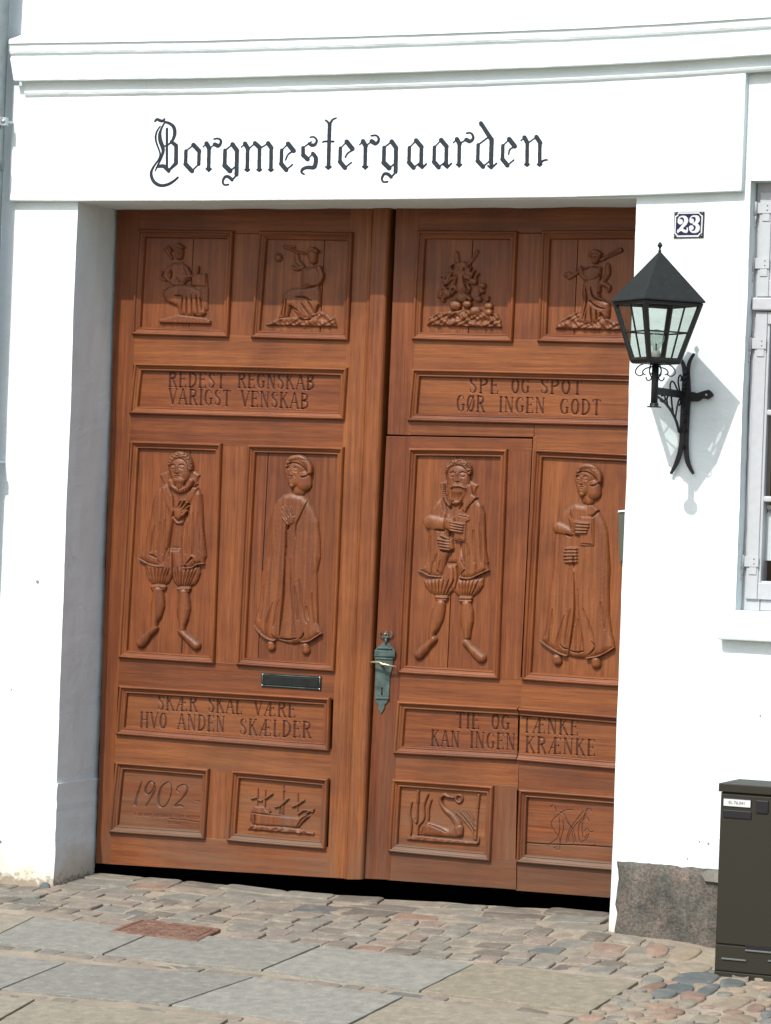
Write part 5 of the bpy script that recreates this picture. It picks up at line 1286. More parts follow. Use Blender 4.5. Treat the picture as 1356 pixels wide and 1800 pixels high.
        mesh_obj('letter', V, rm[f], [NAVY, SLATE], house, midx=mi)
name_letters()
# ------------------------------------------------------------------ house number
def number_sign():
    t = thing('house_number_sign', 'blue enamel number plate reading 23 above the wall lantern', 'sign', tuple(PV(1212, 395, 0)))
    Z8 = lambda x, y: (1170 + x / 15.07, 360 + y / 15.07)
    quad = [Z8(240, 180), Z8(1035, 172), Z8(1010, 868), Z8(218, 882)]
    pr = prism('plate', qpx(quad, -.006), -.006, .003, ENK, t, .0012, 2)
    x0, y0 = Z8(200, 150); x1, y1 = Z8(1050, 900)
    st = .09; X, Y = np.meshgrid(np.arange(x0, x1, st), np.arange(y0, y1, st)); ZX = (X - 1170) * 15.07; ZY = (Y - 360) * 15.07
    base = poly_sd(ZX, ZY, [(246, 190), (1027, 182), (1002, 858), (226, 872)])
    outer = poly_sd(ZX, ZY, [(340, 195), (905, 190), (930, 240), (1000, 285), (975, 745), (920, 775), (880, 845), (310, 850), (290, 800), (235, 755), (255, 300), (320, 265)])
    inner = poly_sd(ZX, ZY, [(350, 235), (895, 228), (915, 265), (962, 305), (940, 735), (890, 765), (865, 800), (330, 808), (305, 770), (272, 735), (290, 320), (345, 285)])
    def stroke(pts, w):
        n = len(pts); rr = np.interp(np.linspace(0, n - 1, (n - 1) * 6 + 1), range(n), w); q = sm(pts, 6); d = np.full(X.shape, 1e3)
        for i in range(len(q) - 1):
            (ax, ay), (bx, by) = q[i], q[i + 1]; ex, ey = bx - ax, by - ay; t = np.clip(((ZX - ax) * ex + (ZY - ay) * ey) / (ex * ex + ey * ey + 1e-9), 0, 1)
            d = np.minimum(d, np.hypot(ZX - ax - t * ex, ZY - ay - t * ey) - (rr[i] + (rr[min(i + 1, len(rr) - 1)] - rr[i]) * t))
        return d
    dg = stroke([(395, 440), (400, 445)], [70, 70]); dg = np.minimum(dg, stroke([(345, 390), (380, 330), (460, 305), (530, 340), (555, 410), (520, 500), (430, 600), (350, 690), (335, 720)], [16, 18, 20, 46, 54, 48, 34, 30, 22]))
    dg = np.minimum(dg, stroke([(350, 680), (430, 650), (500, 690), (560, 700), (585, 640), (580, 600)], [34, 38, 40, 34, 20, 12])); dg = np.minimum(dg, stroke([(568, 690), (568, 725)], [16, 14]))
    d3 = stroke([(700, 420), (702, 425)], [62, 62]); d3 = np.minimum(d3, stroke([(655, 370), (700, 310), (780, 295), (850, 330), (860, 400), (820, 470), (740, 500)], [14, 16, 20, 48, 54, 40, 16]))
    d3 = np.minimum(d3, stroke([(740, 505), (820, 520), (865, 590), (840, 670), (770, 715), (690, 700), (650, 640)], [16, 40, 56, 54, 28, 22, 18])); d3 = np.minimum(d3, stroke([(690, 600), (692, 604)], [62, 62]))
    ny, nx = X.shape; idx = np.arange(nx * ny).reshape(ny, nx)
    f = np.stack([idx[:-1, :-1], idx[1:, :-1], idx[1:, 1:], idx[:-1, 1:]], -1).reshape(-1, 4)
    av = lambda a: (a[:-1, :-1] + a[1:, :-1] + a[1:, 1:] + a[:-1, 1:]).reshape(-1) / 4
    b, o_, i_, g2, g3 = map(av, (base, outer, inner, dg, d3))
    col = np.where(i_ > 0, 1, np.where(o_ > 0, 2, 0)); dig = (np.minimum(g2, g3) < -5); col = np.where(dig, 2, col)
    def part(name, keep, mats, y, mi=None):
        ff = f[keep]; used = np.unique(ff); rm = np.zeros(nx * ny, np.int64); rm[used] = np.arange(len(used))
        return mesh_obj(name, P(X, Y, y).reshape(-1, 3)[used], rm[ff], mats, t, midx=None if mi is None else mi[keep])
    part('enamel_face', (b > 2), [ENK, ENB, ENW], -.0066, np.where(dig, 1, col))
    part('digit', (g2 < 0), ENW, -.0072); part('digit', (g3 < 0), ENW, -.0072)
    for x, y in ((280, 215), (980, 208), (960, 805), (255, 825)):
        c = PV(*Z8(x, y), -.007); joined('screw', [lathe_data(tuple(c), [(.0014, -.003), (.0022, -.0015), (.0024, 0)], 8, 'y')], CHROME, t)
number_sign()
# ------------------------------------------------------------------ wall lantern
def lantern():
    LY = -.345
    def A_(x, y, yy=LY): return PV(x, y, yy)
    ap = A_(1161.5, 440); c0 = A_(1152, 640); foot = A_(1151, 716)
    X0 = (ap.x + c0.x) / 2; 
    t = thing('wall_lantern', 'black iron lantern with pyramid roof on scrolled wall bracket right of the gate', 'lantern', (X0, -.02, A_(1200, 695).z))
    ze = A_(1160, 529).z; zt = ap.z; zb = A_(1152, 637).z
    Re = .190; Rt = .172; Rb = .090
    dirs = [(0, -1), (1, 0), (0, 1), (-1, 0)]
    rot = math.radians(3); dirs = [(a * math.cos(rot) - b * math.sin(rot), a * math.sin(rot) + b * math.cos(rot)) for a, b in dirs]
    def corner(k, R, z): return Vector((X0 + dirs[k][0] * R, LY + dirs[k][1] * R, z))
    # roof
    V = [tuple(corner(k, Re, ze)) for k in range(4)] + [(X0, LY, zt)] + [tuple(corner(k, Re, ze - .006)) for k in range(4)] + [tuple(corner(k, Re - .012, ze - .006)) for k in range(4)] + [(X0, LY, zt - .02)]
    Fc = [(k, (k + 1) % 4, 4) for k in range(4)] + [(k, k + 5, (k + 1) % 4 + 5, (k + 1) % 4) for k in range(4)] + [(k + 5, k + 9, (k + 1) % 4 + 9, (k + 1) % 4 + 5) for k in range(4)] + [(k + 9, 13, (k + 1) % 4 + 9) for k in range(4)]
    rf = mesh_obj('roof', V, Fc, ROOFM, t); bevel(rf, .0012, 1)
    joined('finial', [lathe_data((X0, LY, zt), [(.004, -.012), (.007, -.002), (.004, .003), (.0045, .010), (.009, .016), (.011, .020), (.005, .030), (.001, .033)], 8)], IRON, t, False)
    # posts and rails
    for k in range(4):
        a = corner(k, Rt, ze - .006); b = corner(k, Rb, zb)
        joined('corner_post', [tube_data([a, b], .0105, 6)], IRON, t, False)
    bz = lambda u: ze - .006 + (zb - ze + .006) * u
    rr = lambda u: Rt + (Rb - Rt) * u
    for k in range(4):
        k2 = (k + 1) % 4
        for u, rad, nm in ((.02, .010, 'top_rail'), (.97, .012, 'bottom_rail')):
            joined(nm, [tube_data([corner(k, rr(u), bz(u)), corner(k2, rr(u), bz(u))], rad, 6)], IRON, t, False)
        m = lambda u, f=.5, o=0: corner(k, rr(u) + o, bz(u)).lerp(corner(k2, rr(u) + o, bz(u)), f)
        joined('glazing_bar', [tube_data([m(.02), m(.96)], .0038, 6), tube_data([m(.5, 0), m(.5, 1)], .0034, 6)], IRON, t, False)
        v = [m(.03, .03), m(.03, .97), m(.94, .97), m(.94, .03)]
        gl_ = mesh_obj('pane', [tuple(q) for q in v], [(0, 1, 2, 3)], GLL, t)
    # bottom plate, lampholder, bulb
    mesh_obj('bottom_plate', [tuple(corner(k, Rb + .004, zb)) for k in range(4)] + [tuple(corner(k, Rb + .004, zb - .006)) for k in range(4)], [(0, 1, 2, 3), (7, 6, 5, 4)] + [(k, k + 4, (k + 1) % 4 + 4, (k + 1) % 4) for k in range(4)], IRON, t)
    joined('lamp_holder', [lathe_data((X0, LY, zb), [(.018, 0), (.018, .035), (.014, .045)], 14)], BULBW, t)
    zc = zb + .045; joined('bulb', [lathe_data((X0, LY, zc), [(.012, 0), (.015, .012), (.022, .026), (.029, .042), (.030, .055), (.026, .070), (.015, .080), (.002, .084)], 18)], GLB, t)
    joined('filament_stem', [tube_data([(X0, LY, zc), (X0, LY, zc + .028)], .0035, 6)], BULBW, t)
    # stem
    joined('stem', [tube_data([(X0, LY, zb), (X0, LY, foot.z + .006)], .0135, 10), lathe_data((X0, LY, foot.z), [(.030, 0), (.028, .003), (.016, .006), (.018, .012), (.016, .016), (.012, .018)], 14)], IRON, t)
    sc = []
    for s in (-1, 1):
        for pts in ([(4, -6), (14, -4), (24, -6), (31, -12), (33, -19), (28, -24), (22, -23), (20, -19)], [(6, -8), (10, -14), (8, -22), (6, -28), (10, -32), (14, -30), (15, -26)], [(8, -10), (16, -12), (21, -17), (20, -21), (16, -22)]):
            q = [Vector((X0 + s * x * .00245, LY + s * 0 , zb + (y + 2) * .00235)) for x, y in sm(pts, 3)]
            sc.append(tube_data(q, .0026, 6))
    for s in (-1, 1):
        q = [Vector((X0, LY + s * x * .0022, zb + (y + 2) * .00235)) for x, y in sm([(4, -6), (14, -4), (24, -6), (30, -12), (31, -19), (26, -23), (20, -21)], 3)]
        sc.append(tube_data(q, .0026, 6))
    for k in range(len(sc)): joined('scroll', [sc[k]], IRON, t)
    # bracket on the wall
    W = lambda x, y, yy=-.022: PV(x, y, yy)
    zA = c0.z; za = A_(1157, 688).z
    wx = W(1208, 697).x; 
    arm0 = Vector((X0 + .01, LY + .01, za)); arm1 = Vector((X0 + .004, -.02, za - .004))
    bx = wx - X0
    # the arm runs straight out from the wall plate
    def bar(name, a, b, w, hgt):
        joined(name, [box_data(min(a.x, b.x) - w, max(a.x, b.x) + w, a.y, b.y, min(a.z, b.z) - hgt, max(a.z, b.z) + hgt)], IRON, t, False)
    bar('arm', Vector((X0, LY + .012, za)), Vector((X0, -.018, za)), .007, .011)
    bar('arm_cap', Vector((X0, LY + .014, za + .014)), Vector((X0, -.018, za + .014)), .010, .003)
    # curved wall bars
    def flat(name, pts, w, yy=-.020, th=.008):
        q = sm(pts, 6); n = len(q); ww = np.interp(np.linspace(0, 1, n), np.linspace(0, 1, len(w)), w); V = []; Fc = []
        for i in range(n):
            a = q[max(i - 1, 0)]; b = q[min(i + 1, n - 1)]; d = (b - a) / (np.linalg.norm(b - a) + 1e-9); nn = np.array([-d[1], d[0]]) * ww[i] / 2
            for s in (-1, 1):
                x, y = q[i] + nn * s; f_ = PV(x, y, yy); V.append(tuple(f_)); V.append((f_.x, yy + th, f_.z))
        for i in range(n - 1):
            a = i * 4; b = a + 4; Fc += [(a, a + 2, b + 2, b), (a + 1, b + 1, b + 3, a + 3), (a, b, b + 1, a + 1), (a + 2, a + 3, b + 3, b + 2)]
        Fc += [(0, 1, 3, 2), (n * 4 - 4, n * 4 - 2, n * 4 - 1, n * 4 - 3)]
        o = mesh_obj(name, V, Fc, IRON, t); recalc(o); bevel(o, .0015, 1); return o
    flat('wall_bar', [(1220.5, 621), (1213, 634), (1209.5, 652), (1209, 690), (1206.5, 750), (1206, 785), (1209, 812), (1219, 833)], [4, 6, 7, 11, 10, 9, 8, 4])
    flat('wall_bar', [(1195.5, 628), (1201, 640), (1204, 658), (1203, 700), (1200, 750), (1197.5, 785), (1190, 812), (1179, 833)], [4, 7, 8, 12, 10, 9, 8, 4], -.024)
    flat('strap', [(1203, 696), (1216, 697), (1226, 698), (1234, 694.5), (1246, 693.5), (1254, 695)], [18, 17, 15, 12, 17, 2], -.0215)
    joined('screw', [lathe_data(tuple(W(1242, 694, -.026)), [(.001, -.003), (.004, -.002), (.005, .002)], 10, 'y')], CHROME, t)
    # brace and scrolls under and over the arm, in the plane at right angles to the wall
    def yz(pts): return [Vector((X0, LY + (x / 100.) * (-.02 - LY), za + y / 100. * .135)) for x, y in pts]
    for nm, pts, rad in (('brace', [(4, -12), (30, -22), (62, -48), (84, -78), (96, -108)], .0055), ('scroll', [(50, -36), (46, -20), (50, -6), (58, -4)], .0035), ('scroll', [(72, -60), (66, -34), (62, -8)], .0038), ('scroll', [(80, -72), (84, -40), (90, -16), (96, -10), (97, -22), (92, -30)], .0035),
                         ('scroll', [(20, -18), (26, -26), (36, -26), (40, -16), (34, -8), (26, -10)], .0035), ('scroll', [(92, 2), (80, 20), (70, 34), (60, 36), (56, 22), (60, 8), (66, 12)], .0035), ('scroll', [(94, 6), (86, 36), (88, 54), (94, 58), (98, 50), (96, 42)], .0035)):
        joined(nm, [tube_data([Vector(v) for v in sm([tuple(q) for q in yz(pts)], 4)], rad, 6)], IRON, t)
    # twisted leaf ornament on the bars
    r = random.Random(6)
    for zz in (655, 664, 673, 682, 712, 725, 740, 756, 786):
        c = W(1203 - (zz - 690) * .02 + r.uniform(-2, 2), zz, -.030); joined('leaf_knop', [lathe_data(tuple(c), [(.001, -.008), (.007, -.004), (.009, .004)], 7, 'y')], IRON, t, False)
lantern()
# ------------------------------------------------------------------ window
def window():
    yW = .075
    def pz(y, x=1320, d=yW): return float(P(x, y, d)[2])
    def pxx(x, y, d=yW): return float(P(x, y, d)[0])
    x0 = WX0; z0 = WZ0; z1 = WZ1
    fw = box('window', x0 + .002, x0 + .075, yW, .16, z0, z1, WIN, house, .003)
    # outer casing
    xr = WX1
    box('casing', xr - .075, xr - .002, yW, .16, z0, z1, WIN, fw, .003)
    box('casing', x0 + .077, xr - .077, yW, .16, z1 - .035, z1 - .002, WIN, fw, .003)
    box('casing', x0 + .077, xr - .077, yW, .16, z0 + .002, z0 + .045, WIN, fw, .003)
    ztr = pz(535); box('transom', x0 + .006, xr - .006, yW - .028, .15, ztr - .024, ztr + .026, WIN, fw, .006)
    xm = (x0 + xr) / 2
    box('mullion', xm - .03, xm + .03, yW - .02, .15, z0 + .045, ztr - .026, WIN, fw, .005)
    def sash(a, b, c, d, bars):
        y0 = yW - .012; wv = .048; wb = .065
        box('sash_stile', a, a + wv, y0, .13, c, d, WIN, fw, .003); box('sash_stile', b - wv, b, y0, .13, c, d, WIN, fw, .003)
        box('sash_rail', a + wv + .001, b - wv - .001, y0, .13, c, c + wb, WIN, fw, .003); box('sash_rail', a + wv + .001, b - wv - .001, y0, .13, d - wv, d, WIN, fw, .003)
        # inner bead
        for (p, q, r_, s_) in ((a + wv - .012, a + wv + .010, c + wb - .012, d - wv + .012), (b - wv - .010, b - wv + .012, c + wb - .012, d - wv + .012)): box('bead', p, q, y0 + .008, .12, r_, s_, WIN, fw, .004)
        box('bead', a + wv + .010, b - wv - .010, y0 + .008, .12, c + wb - .012, c + wb + .008, WIN, fw, .004); box('bead', a + wv + .010, b - wv - .010, y0 + .008, .12, d - wv - .008, d - wv + .012, WIN, fw, .004)
        for zb_ in bars: box('glazing_bar', a + wv + .009, b - wv - .009, y0 + .006, .11, zb_ - .011, zb_ + .011, WIN, fw, .005)
        zs = [c + wb] + list(bars) + [d - wv]
        for i in range(len(zs) - 1):
            mesh_obj('pane', [(a + wv, .098, zs[i]), (b - wv, .098, zs[i]), (b - wv, .098, zs[i + 1]), (a + wv, .098, zs[i + 1])], [(0, 1, 2, 3)], GLW, fw)
    sx = pxx(1321.5, 800) 
    zbot = pz(1053, 1320); 
    bars = [pz(725, 1350), pz(877, 1348)]
    sash(sx, xm - .031, zbot, ztr - .030, bars); sash(xm + .031, xr - .08, zbot, ztr - .030, bars)
    sash(sx, xr - .08, ztr + .030, z1 - .039, [])
    # hinges
    for (hx, hy) in ((1335.5, 366), (1331, 463), (1325.5, 604), (1312, 987)):
        yy = yW - .014; c = PV(hx, hy, yy)
        hp = box('hinge', c.x - .006, c.x + .052, yy - .004, yy + .001, c.z - .020, c.z + .022, WIN, fw, .001)
        pin = c + Vector((-.016, -.006, 0))
        joined('hinge_pin', [lathe_data((pin.x, yy - .006, pin.z), [(.0095, -.030), (.0095, .024), (.007, .026)], 10), lathe_data((pin.x - .001, yy - .006, pin.z - .075), [(.004, 0), (.0075, .004), (.0075, .010), (.0045, .016), (.0085, .030), (.0095, .044)], 10)], WIN, fw)
        box('hinge_strap', c.x + .014, c.x + .044, yy - .002, yy + .001, c.z - .050, c.z - .020, WIN, fw, .001)
        for dz in (-.008, .010): joined('screw', [lathe_data((c.x + .034, yy - .0045, c.z + dz), [(.0005, -.0012), (.003, 0), (.003, .001)], 8, 'y')], CABL, fw)
    # sill
    q0 = P(1262, 1100, -.05); q1 = P(1262, 1124, -.05)
    o = box('sill', float(q0[0]), WX1 + .1, -.052, .10, float(q1[2]), float(q0[2]), PL, house, .008)
    V = [(WX0 - .002, -.045, float(q0[2]) - .006), (WX1 + .02, -.045, float(q0[2]) - .006), (WX1, .10, WZ0 + .004), (WX0 - .002, .10, WZ0 + .004), (WX0 - .02, -.045, float(q0[2]) - .02), (WX1 + .02, -.045, float(q0[2]) - .02), (WX1 + .02, .1, WZ0 - .12), (WX0 - .02, .10, WZ0 - .12)]
    # curtain edge and note
    n = thing('paper_notice', 'pale printed sheet standing behind the lowest window pane', 'notice', (pxx(1352, 900, .125), .125, pz(985, 1350, .125)))
    a = P(1348, 888, .125); b = P(1345, 985, .125)
    V = [(float(b[0]), .125, float(b[2])), (float(b[0]) + .21, .127, float(b[2])), (float(a[0]) + .21, .127, float(a[2])), (float(a[0]), .125, float(a[2]))]
    pp_ = mesh_obj('sheet', V + [(x, y + .0015, z) for x, y, z in V], [(0, 1, 2, 3), (7, 6, 5, 4), (0, 4, 5, 1), (2, 6, 7, 3), (0, 3, 7, 4), (1, 5, 6, 2)], PAPER, n)
    hx = float(a[0]) + .004; hz = float(a[2]) - .014
    joined('printed_letter', [box_data(hx, hx + .0035, .1238, .1246, hz - .016, hz), box_data(hx + .010, hx + .0135, .1238, .1246, hz - .016, hz), box_data(hx + .0036, hx + .0099, .1239, .1246, hz - .010, hz - .0065)], NAVY, n, False)
window()
# ------------------------------------------------------------------ drain pipe
def pipe():
    yc = -.100; r = .050
    t0 = PV(10, 100, yc); xr = t0.x
    z0, z1 = -.28, 4.2
    tg = thing('drainpipe', 'grey zinc downpipe at the left edge of the house', 'drainpipe', (xr - r, yc, 0))
    joined('pipe', [lathe_data((xr - r, yc, z0), [(r, 0), (r, z1 - z0)], 24)], ZINC, tg)
    joined('joint', [lathe_data((xr - r, yc, PV(5, 300, yc).z), [(r + .0005, 0), (r + .004, .004), (r + .004, .05), (r + .0005, .054)], 24)], ZINC, tg)
    for py in (213, 812):
        z = PV(5, py, yc).z
        b = joined('bracket', [lathe_data((xr - r, yc, z - .02), [(r + .0008, 0), (r + .005, .001), (r + .005, .037), (r + .0008, .038)], 24), box_data(xr - .004, xr + .018, yc - .012, yc + .012, z - .018, z + .016), tube_data([(xr + .008, yc + .01, z), (xr + .008, .0, z)], .006, 8)], ZINCB, tg, False)
        joined('bolt', [lathe_data((xr + .009, yc - .018, z), [(.004, -.004), (.007, -.002), (.007, .004)], 6, 'y')], CHROME, b)
pipe()
# ------------------------------------------------------------------ cable cabinet
def cabinet():
    yF_ = -.47
    c = lambda x, y, yy=yF_: PV(x, y, yy)
    xl = c(1263.5, 1500).x; zt = c(1262, 1376).z; zb = gz(yF_) - .02; xr = xl + .62; yb = -.24
    t = thing('cable_cabinet', 'dark olive metal street cabinet with EL 76.041 label standing at the right wall', 'cabinet', (xl + .3, -.35, zb))
    zl = c(1262, 1391).z
    box('body', xl, xr, yF_ + .004, yb, zb, zl - .002, CABM, t, .003)
    lo = box('lid', xl - .006, xr + .006, yF_ - .010, yb - .0 + .01, zl, zt, CABM, t, .003)
    zd0 = c(1262, 1659).z; zd1 = c(1262, 1707).z
    dr = box('door', xl + .004, xr - .004, yF_ - .004, yF_ + .003, zd0 + .003, zl - .008, CABM, t, .002)
    box('lower_panel', xl + .004, xr - .004, yF_ - .004, yF_ + .003, zd1 + .004, zd0 - .003, CABM, t, .002)
    box('skirting', xl + .001, xr - .001, yF_ - .001, yF_ + .003, zb, zd1 - .001, CABM, t, .002)
    def plate(name, x0, y0, x1, y1, mat, yy, par, bv=.001):
        a = c(x0, y0, yy); b = c(x1, y1, yy); return box(name, a.x, b.x, yy, yF_ - .003, b.z, a.z, mat, par, bv)
    nl = plate('name_plate', 1271.5, 1402, 1321, 1421, CABD, yF_ - .007, dr)
    pb = plate('label', 1272.8, 1404, 1319.5, 1420, ENW, yF_ - .0082, dr, .0005)
    plate('blank_plate', 1272, 1423.5, 1321, 1441, CABD, yF_ - .0085, dr, .002)
    plate('lock_cover', 1330, 1407, 1350.5, 1431, CABD, yF_ - .010, dr, .002)
    # printed text
    cu = bpy.data.curves.new('label_text', 'FONT'); cu.body = 'EL 76.041'; cu.size = .0165; cu.align_x = 'CENTER'; cu.align_y = 'CENTER'
    to = bpy.data.objects.new('label_text', cu); COL.objects.link(to)
    bpy.context.view_layer.update(); dg = bpy.context.evaluated_depsgraph_get(); me = bpy.data.meshes.new_from_object(to.evaluated_get(dg))
    bpy.data.objects.remove(to)
    m = c(1296, 1412, yF_ - .0088); 
    vv = [(m.x + v.co.x, yF_ - .0088, m.z + v.co.y) for v in me.vertices]; ff = [tuple(p.vertices) for p in me.polygons]
    mesh_obj('printed_text', vv, ff, CABD, dr)
    # slots in the lower panel
    def slot(x0, y0, x1, y1):
        a = c(x0, y0); b = c(x1, y1); s_ = box('vent_slot', a.x, b.x, yF_ - .0052, yF_ - .0042, b.z, a.z, CABD, t, .0003)
        box('slot_lip', a.x, b.x, yF_ - .010, yF_ - .0042, b.z, b.z + .006, CABL, s_, .0008)
    slot(1270, 1683, 1313, 1690); slot(1312, 1662, 1368, 1677); slot(1352, 1686, 1392, 1694)
cabinet()
# ------------------------------------------------------------------ ground
def ground():
    V = []; Fc = []
    ys = [.338, .0, -.7, -2.2, -4., -8, -60]; xs = [-30, -4.2, -2, 0, 2, 5.2, 30]
    ys = [12] + ys if False else ys
    for y in ys:
        for x in xs: V.append((x, y, gz(max(y, -4.)) - .0095))
    n = len(xs)
    for j in range(len(ys) - 1):
        for i in range(n - 1): a = j * n + i; Fc.append((a, a + n, a + n + 1, a + 1))
    g = mesh_obj('ground', V, Fc, SAND, None); g['kind'] = 'structure'
    # gentle unevenness near the camera target
    bm = bmesh.new(); bm.from_mesh(g.data)
    fs = [f for f in bm.faces if abs(f.calc_center_median().x) < 5.3 and -4.2 < f.calc_center_median().y]
    bmesh.ops.subdivide_edges(bm, edges=list({e for f in fs for e in f.edges}), cuts=24, use_grid_fill=True)
    for v in bm.verts:
        if abs(v.co.x) < 5 and v.co.y > -3.9: v.co.z += .0022 * (math.sin(v.co.x * 13 + v.co.y * 7) + math.sin(v.co.x * 29 - v.co.y * 31)) + random.uniform(-.0015, .0015)
    bm.to_mesh(g.data); bm.free()
    recalc(g)
    if g.data.polygons[0].normal.z < 0:
        g.data.flip_normals()
    return g
GR = ground()
sand_pt = lambda x, y: gz(y)
def stone_obj(name, poly, hgt, mat, bev=.006, crown=.002, below=.03, tilt=(0, 0), sub=0):
    """poly: outline (x,y) anticlockwise; top follows the ground; rounded shoulder"""
    cx = sum(p[0] for p in poly) / len(poly); cy = sum(p[1] for p in poly) / len(poly); n = len(poly); V = []; Fc = []
    size = max(math.hypot(p[0] - cx, p[1] - cy) for p in poly)
    def ring(k, z):
        for x, y in poly:
            d = math.hypot(x - cx, y - cy) + 1e-9; s = max(0, (d - k)) / d; X = cx + (x - cx) * s; Y = cy + (y - cy) * s
            V.append((X, Y, gz(Y) + z + tilt[0] * (X - cx) + tilt[1] * (Y - cy)))
    ring(0, -below); ring(0, hgt - bev); ring(bev * .45, hgt - bev * .25); ring(bev * 1.3, hgt + 0.0); 
    if crown: ring(size * .45, hgt + crown)
    R_ = len(V) // n
    for r in range(R_ - 1):
        for i in range(n): Fc.append((r * n + i, r * n + (i + 1) % n, (r + 1) * n + (i + 1) % n, (r + 1) * n + i))
    Fc.append(tuple((R_ - 1) * n + i for i in range(n)))
    o = mesh_obj(name, V, Fc, mat, GR, smooth=False, origin=None)
    return o
def gq(*pts): return [tuple(G(x, y)[:2]) for x, y in pts]
def sub_edges(poly, k, jit, rnd):
    out = []; n = len(poly)
    for i in range(n):
        a = poly[i]; b = poly[(i + 1) % n]
        for j in range(k): t = j / k; s = jit if j else jit * .5; out.append((a[0] + (b[0] - a[0]) * t + rnd.uniform(-s, s), a[1] + (b[1] - a[1]) * t + rnd.uniform(-s, s)))
    return out
RS = random.Random(12)
# slabs (anticlockwise seen from above)
row1 = [((-190, 1586), (60, 1611.5), (-27, 1655), (-300, 1625)), ((63, 1611.5), (271, 1637), (180, 1677), (-24, 1655.5)), ((275, 1638), (562, 1662), (459, 1705), (184, 1677.5)), ((566, 1663), (832, 1694), (737, 1741), (464, 1704.5)), ((836, 1694), (1122, 1725.5), (1036, 1779), (742, 1742))]
row2 = [((-160, 1662), (114, 1691), (-2, 1738), (-290, 1712)), ((118, 1692), (443, 1717), (297, 1765), (3, 1738.5)), ((448, 1717.5), (708, 1751.5), (600, 1806), (303, 1766)), ((713, 1752), (1008, 1789), (905, 1850), (606, 1807)), ((-500, 1630), (-165, 1661), (-295, 1711), (-620, 1680))]
row3 = [((-300, 1730), (60, 1757), (-70, 1830), (-430, 1800)), ((66, 1758), (400, 1792), (280, 1870), (-60, 1832)), ((406, 1793), (760, 1838), (650, 1920), (290, 1872)), ((766, 1839), (1060, 1880), (960, 1960), (660, 1922))]
k = 0
for rw in (row1, row2, row3):
    for q in rw:
        Q4 = gq(*q); mx_ = sum(p[0] for p in Q4) / 4; my_ = sum(p[1] for p in Q4) / 4; TL, TR, BR, BL = [(mx_ + (p[0] - mx_) * 1.003, my_ + (p[1] - my_) * 1.003) for p in Q4]; sandy = (rw is row1 and q in (row1[0], row1[4])) or (rw is row2 and q is row2[3]) or (rw is row3)
        ply = sub_edges([BL, BR, TR, TL], 6, .0022, RS)
        stone_obj('paving_slab', ply, RS.uniform(-.001, .0015), SLABS if sandy else SLABG, .0022, 0, .04, (RS.uniform(-.002, .002), RS.uniform(-.002, .002)))
# setts: strips of small setts between the slab rows
def sett(cx, cy, w, d, hgt=0., rot=0., mat=None, bev=.0055, name='sett'):
    c, s = math.cos(rot), math.sin(rot)
    q = [(-w / 2, -d / 2), (w / 2, -d / 2), (w / 2, d / 2), (-w / 2, d / 2)]
    q = [(x + RS.uniform(-.07, .07) * w, y + RS.uniform(-.08, .08) * d) for x, y in q]
    out = []
    for i in range(4):
        a = q[i]; b = q[(i + 1) % 4]; a0 = q[i - 1]
        out.append((a[0] + (a0[0] - a[0]) * .10, a[1] + (a0[1] - a[1]) * .10)); out.append((a[0] + (b[0] - a[0]) * .10, a[1] + (b[1] - a[1]) * .10))
        out.append(((a[0] + b[0]) / 2 + RS.uniform(-.03, .03) * w, (a[1] + b[1]) / 2 + RS.uniform(-.03, .03) * d))
    out = [(cx + x * c - y * s, cy + x * s + y * c) for x, y in out]
    return stone_obj(name, out, hgt + RS.uniform(-.004, .006), mat or SETT, bev, RS.uniform(-.001, .002), .03, (RS.uniform(-.04, .04), RS.uniform(-.04, .04)))
def strip_px(a, b, sink=0.):
    A = G(*a); B = G(*b); L = math.hypot(B[0] - A[0], B[1] - A[1]); x = 0.; rot = math.atan2(B[1] - A[1], B[0] - A[0])
    while x < L:
        w = RS.uniform(.085, .17); t = (x + w / 2) / L
        if RS.random() > .12: sett(A[0] + (B[0] - A[0]) * t, A[1] + (B[1] - A[1]) * t, w - .014, .066, -.007 + sink, rot, None if RS.random() > .16 else PEBD)
        x += w
strip_px((-80, 1652), (436, 1712), .002); strip_px((436, 1712), (733, 1748)); strip_px((736, 1747), (1030, 1787), -.004)
strip_px((-60, 1738), (300, 1774), -.004); strip_px((300, 1774), (600, 1812), -.003)
# gateway setts in courses parallel to the front
y_edge = float(G(567, 1660)[1])
cnt = 0
y = .332; course = 0
edge_line = [gq((60, 1609))[0], gq((271, 1634))[0], gq((560, 1659))[0], gq((832, 1691))[0], gq((1122, 1722))[0]]
def edge_y(x):
    xs_ = [p[0] for p in edge_line]; ys_ = [p[1] for p in edge_line]
    return float(np.interp(x, xs_, ys_))
cover = gq((192, 1639), (347, 1656), (388, 1635), (247, 1617))
covp = [cover[0], cover[1], cover[2], cover[3]]
def inside(p, poly, m=0.):
    d = poly_sd(np.array([[p[0]]]), np.array([[p[1]]]), poly)[0, 0]; return d > -m
pb_zone = gq((1190, 1640), (1400, 1660), (1400, 1900), (1040, 1800), (1126, 1722), (1180, 1705))
def blocked(px_, py_):
    if inside((px_, py_), covp, .045): return True
    if inside((px_, py_), pb_zone, .0): return True
    return False
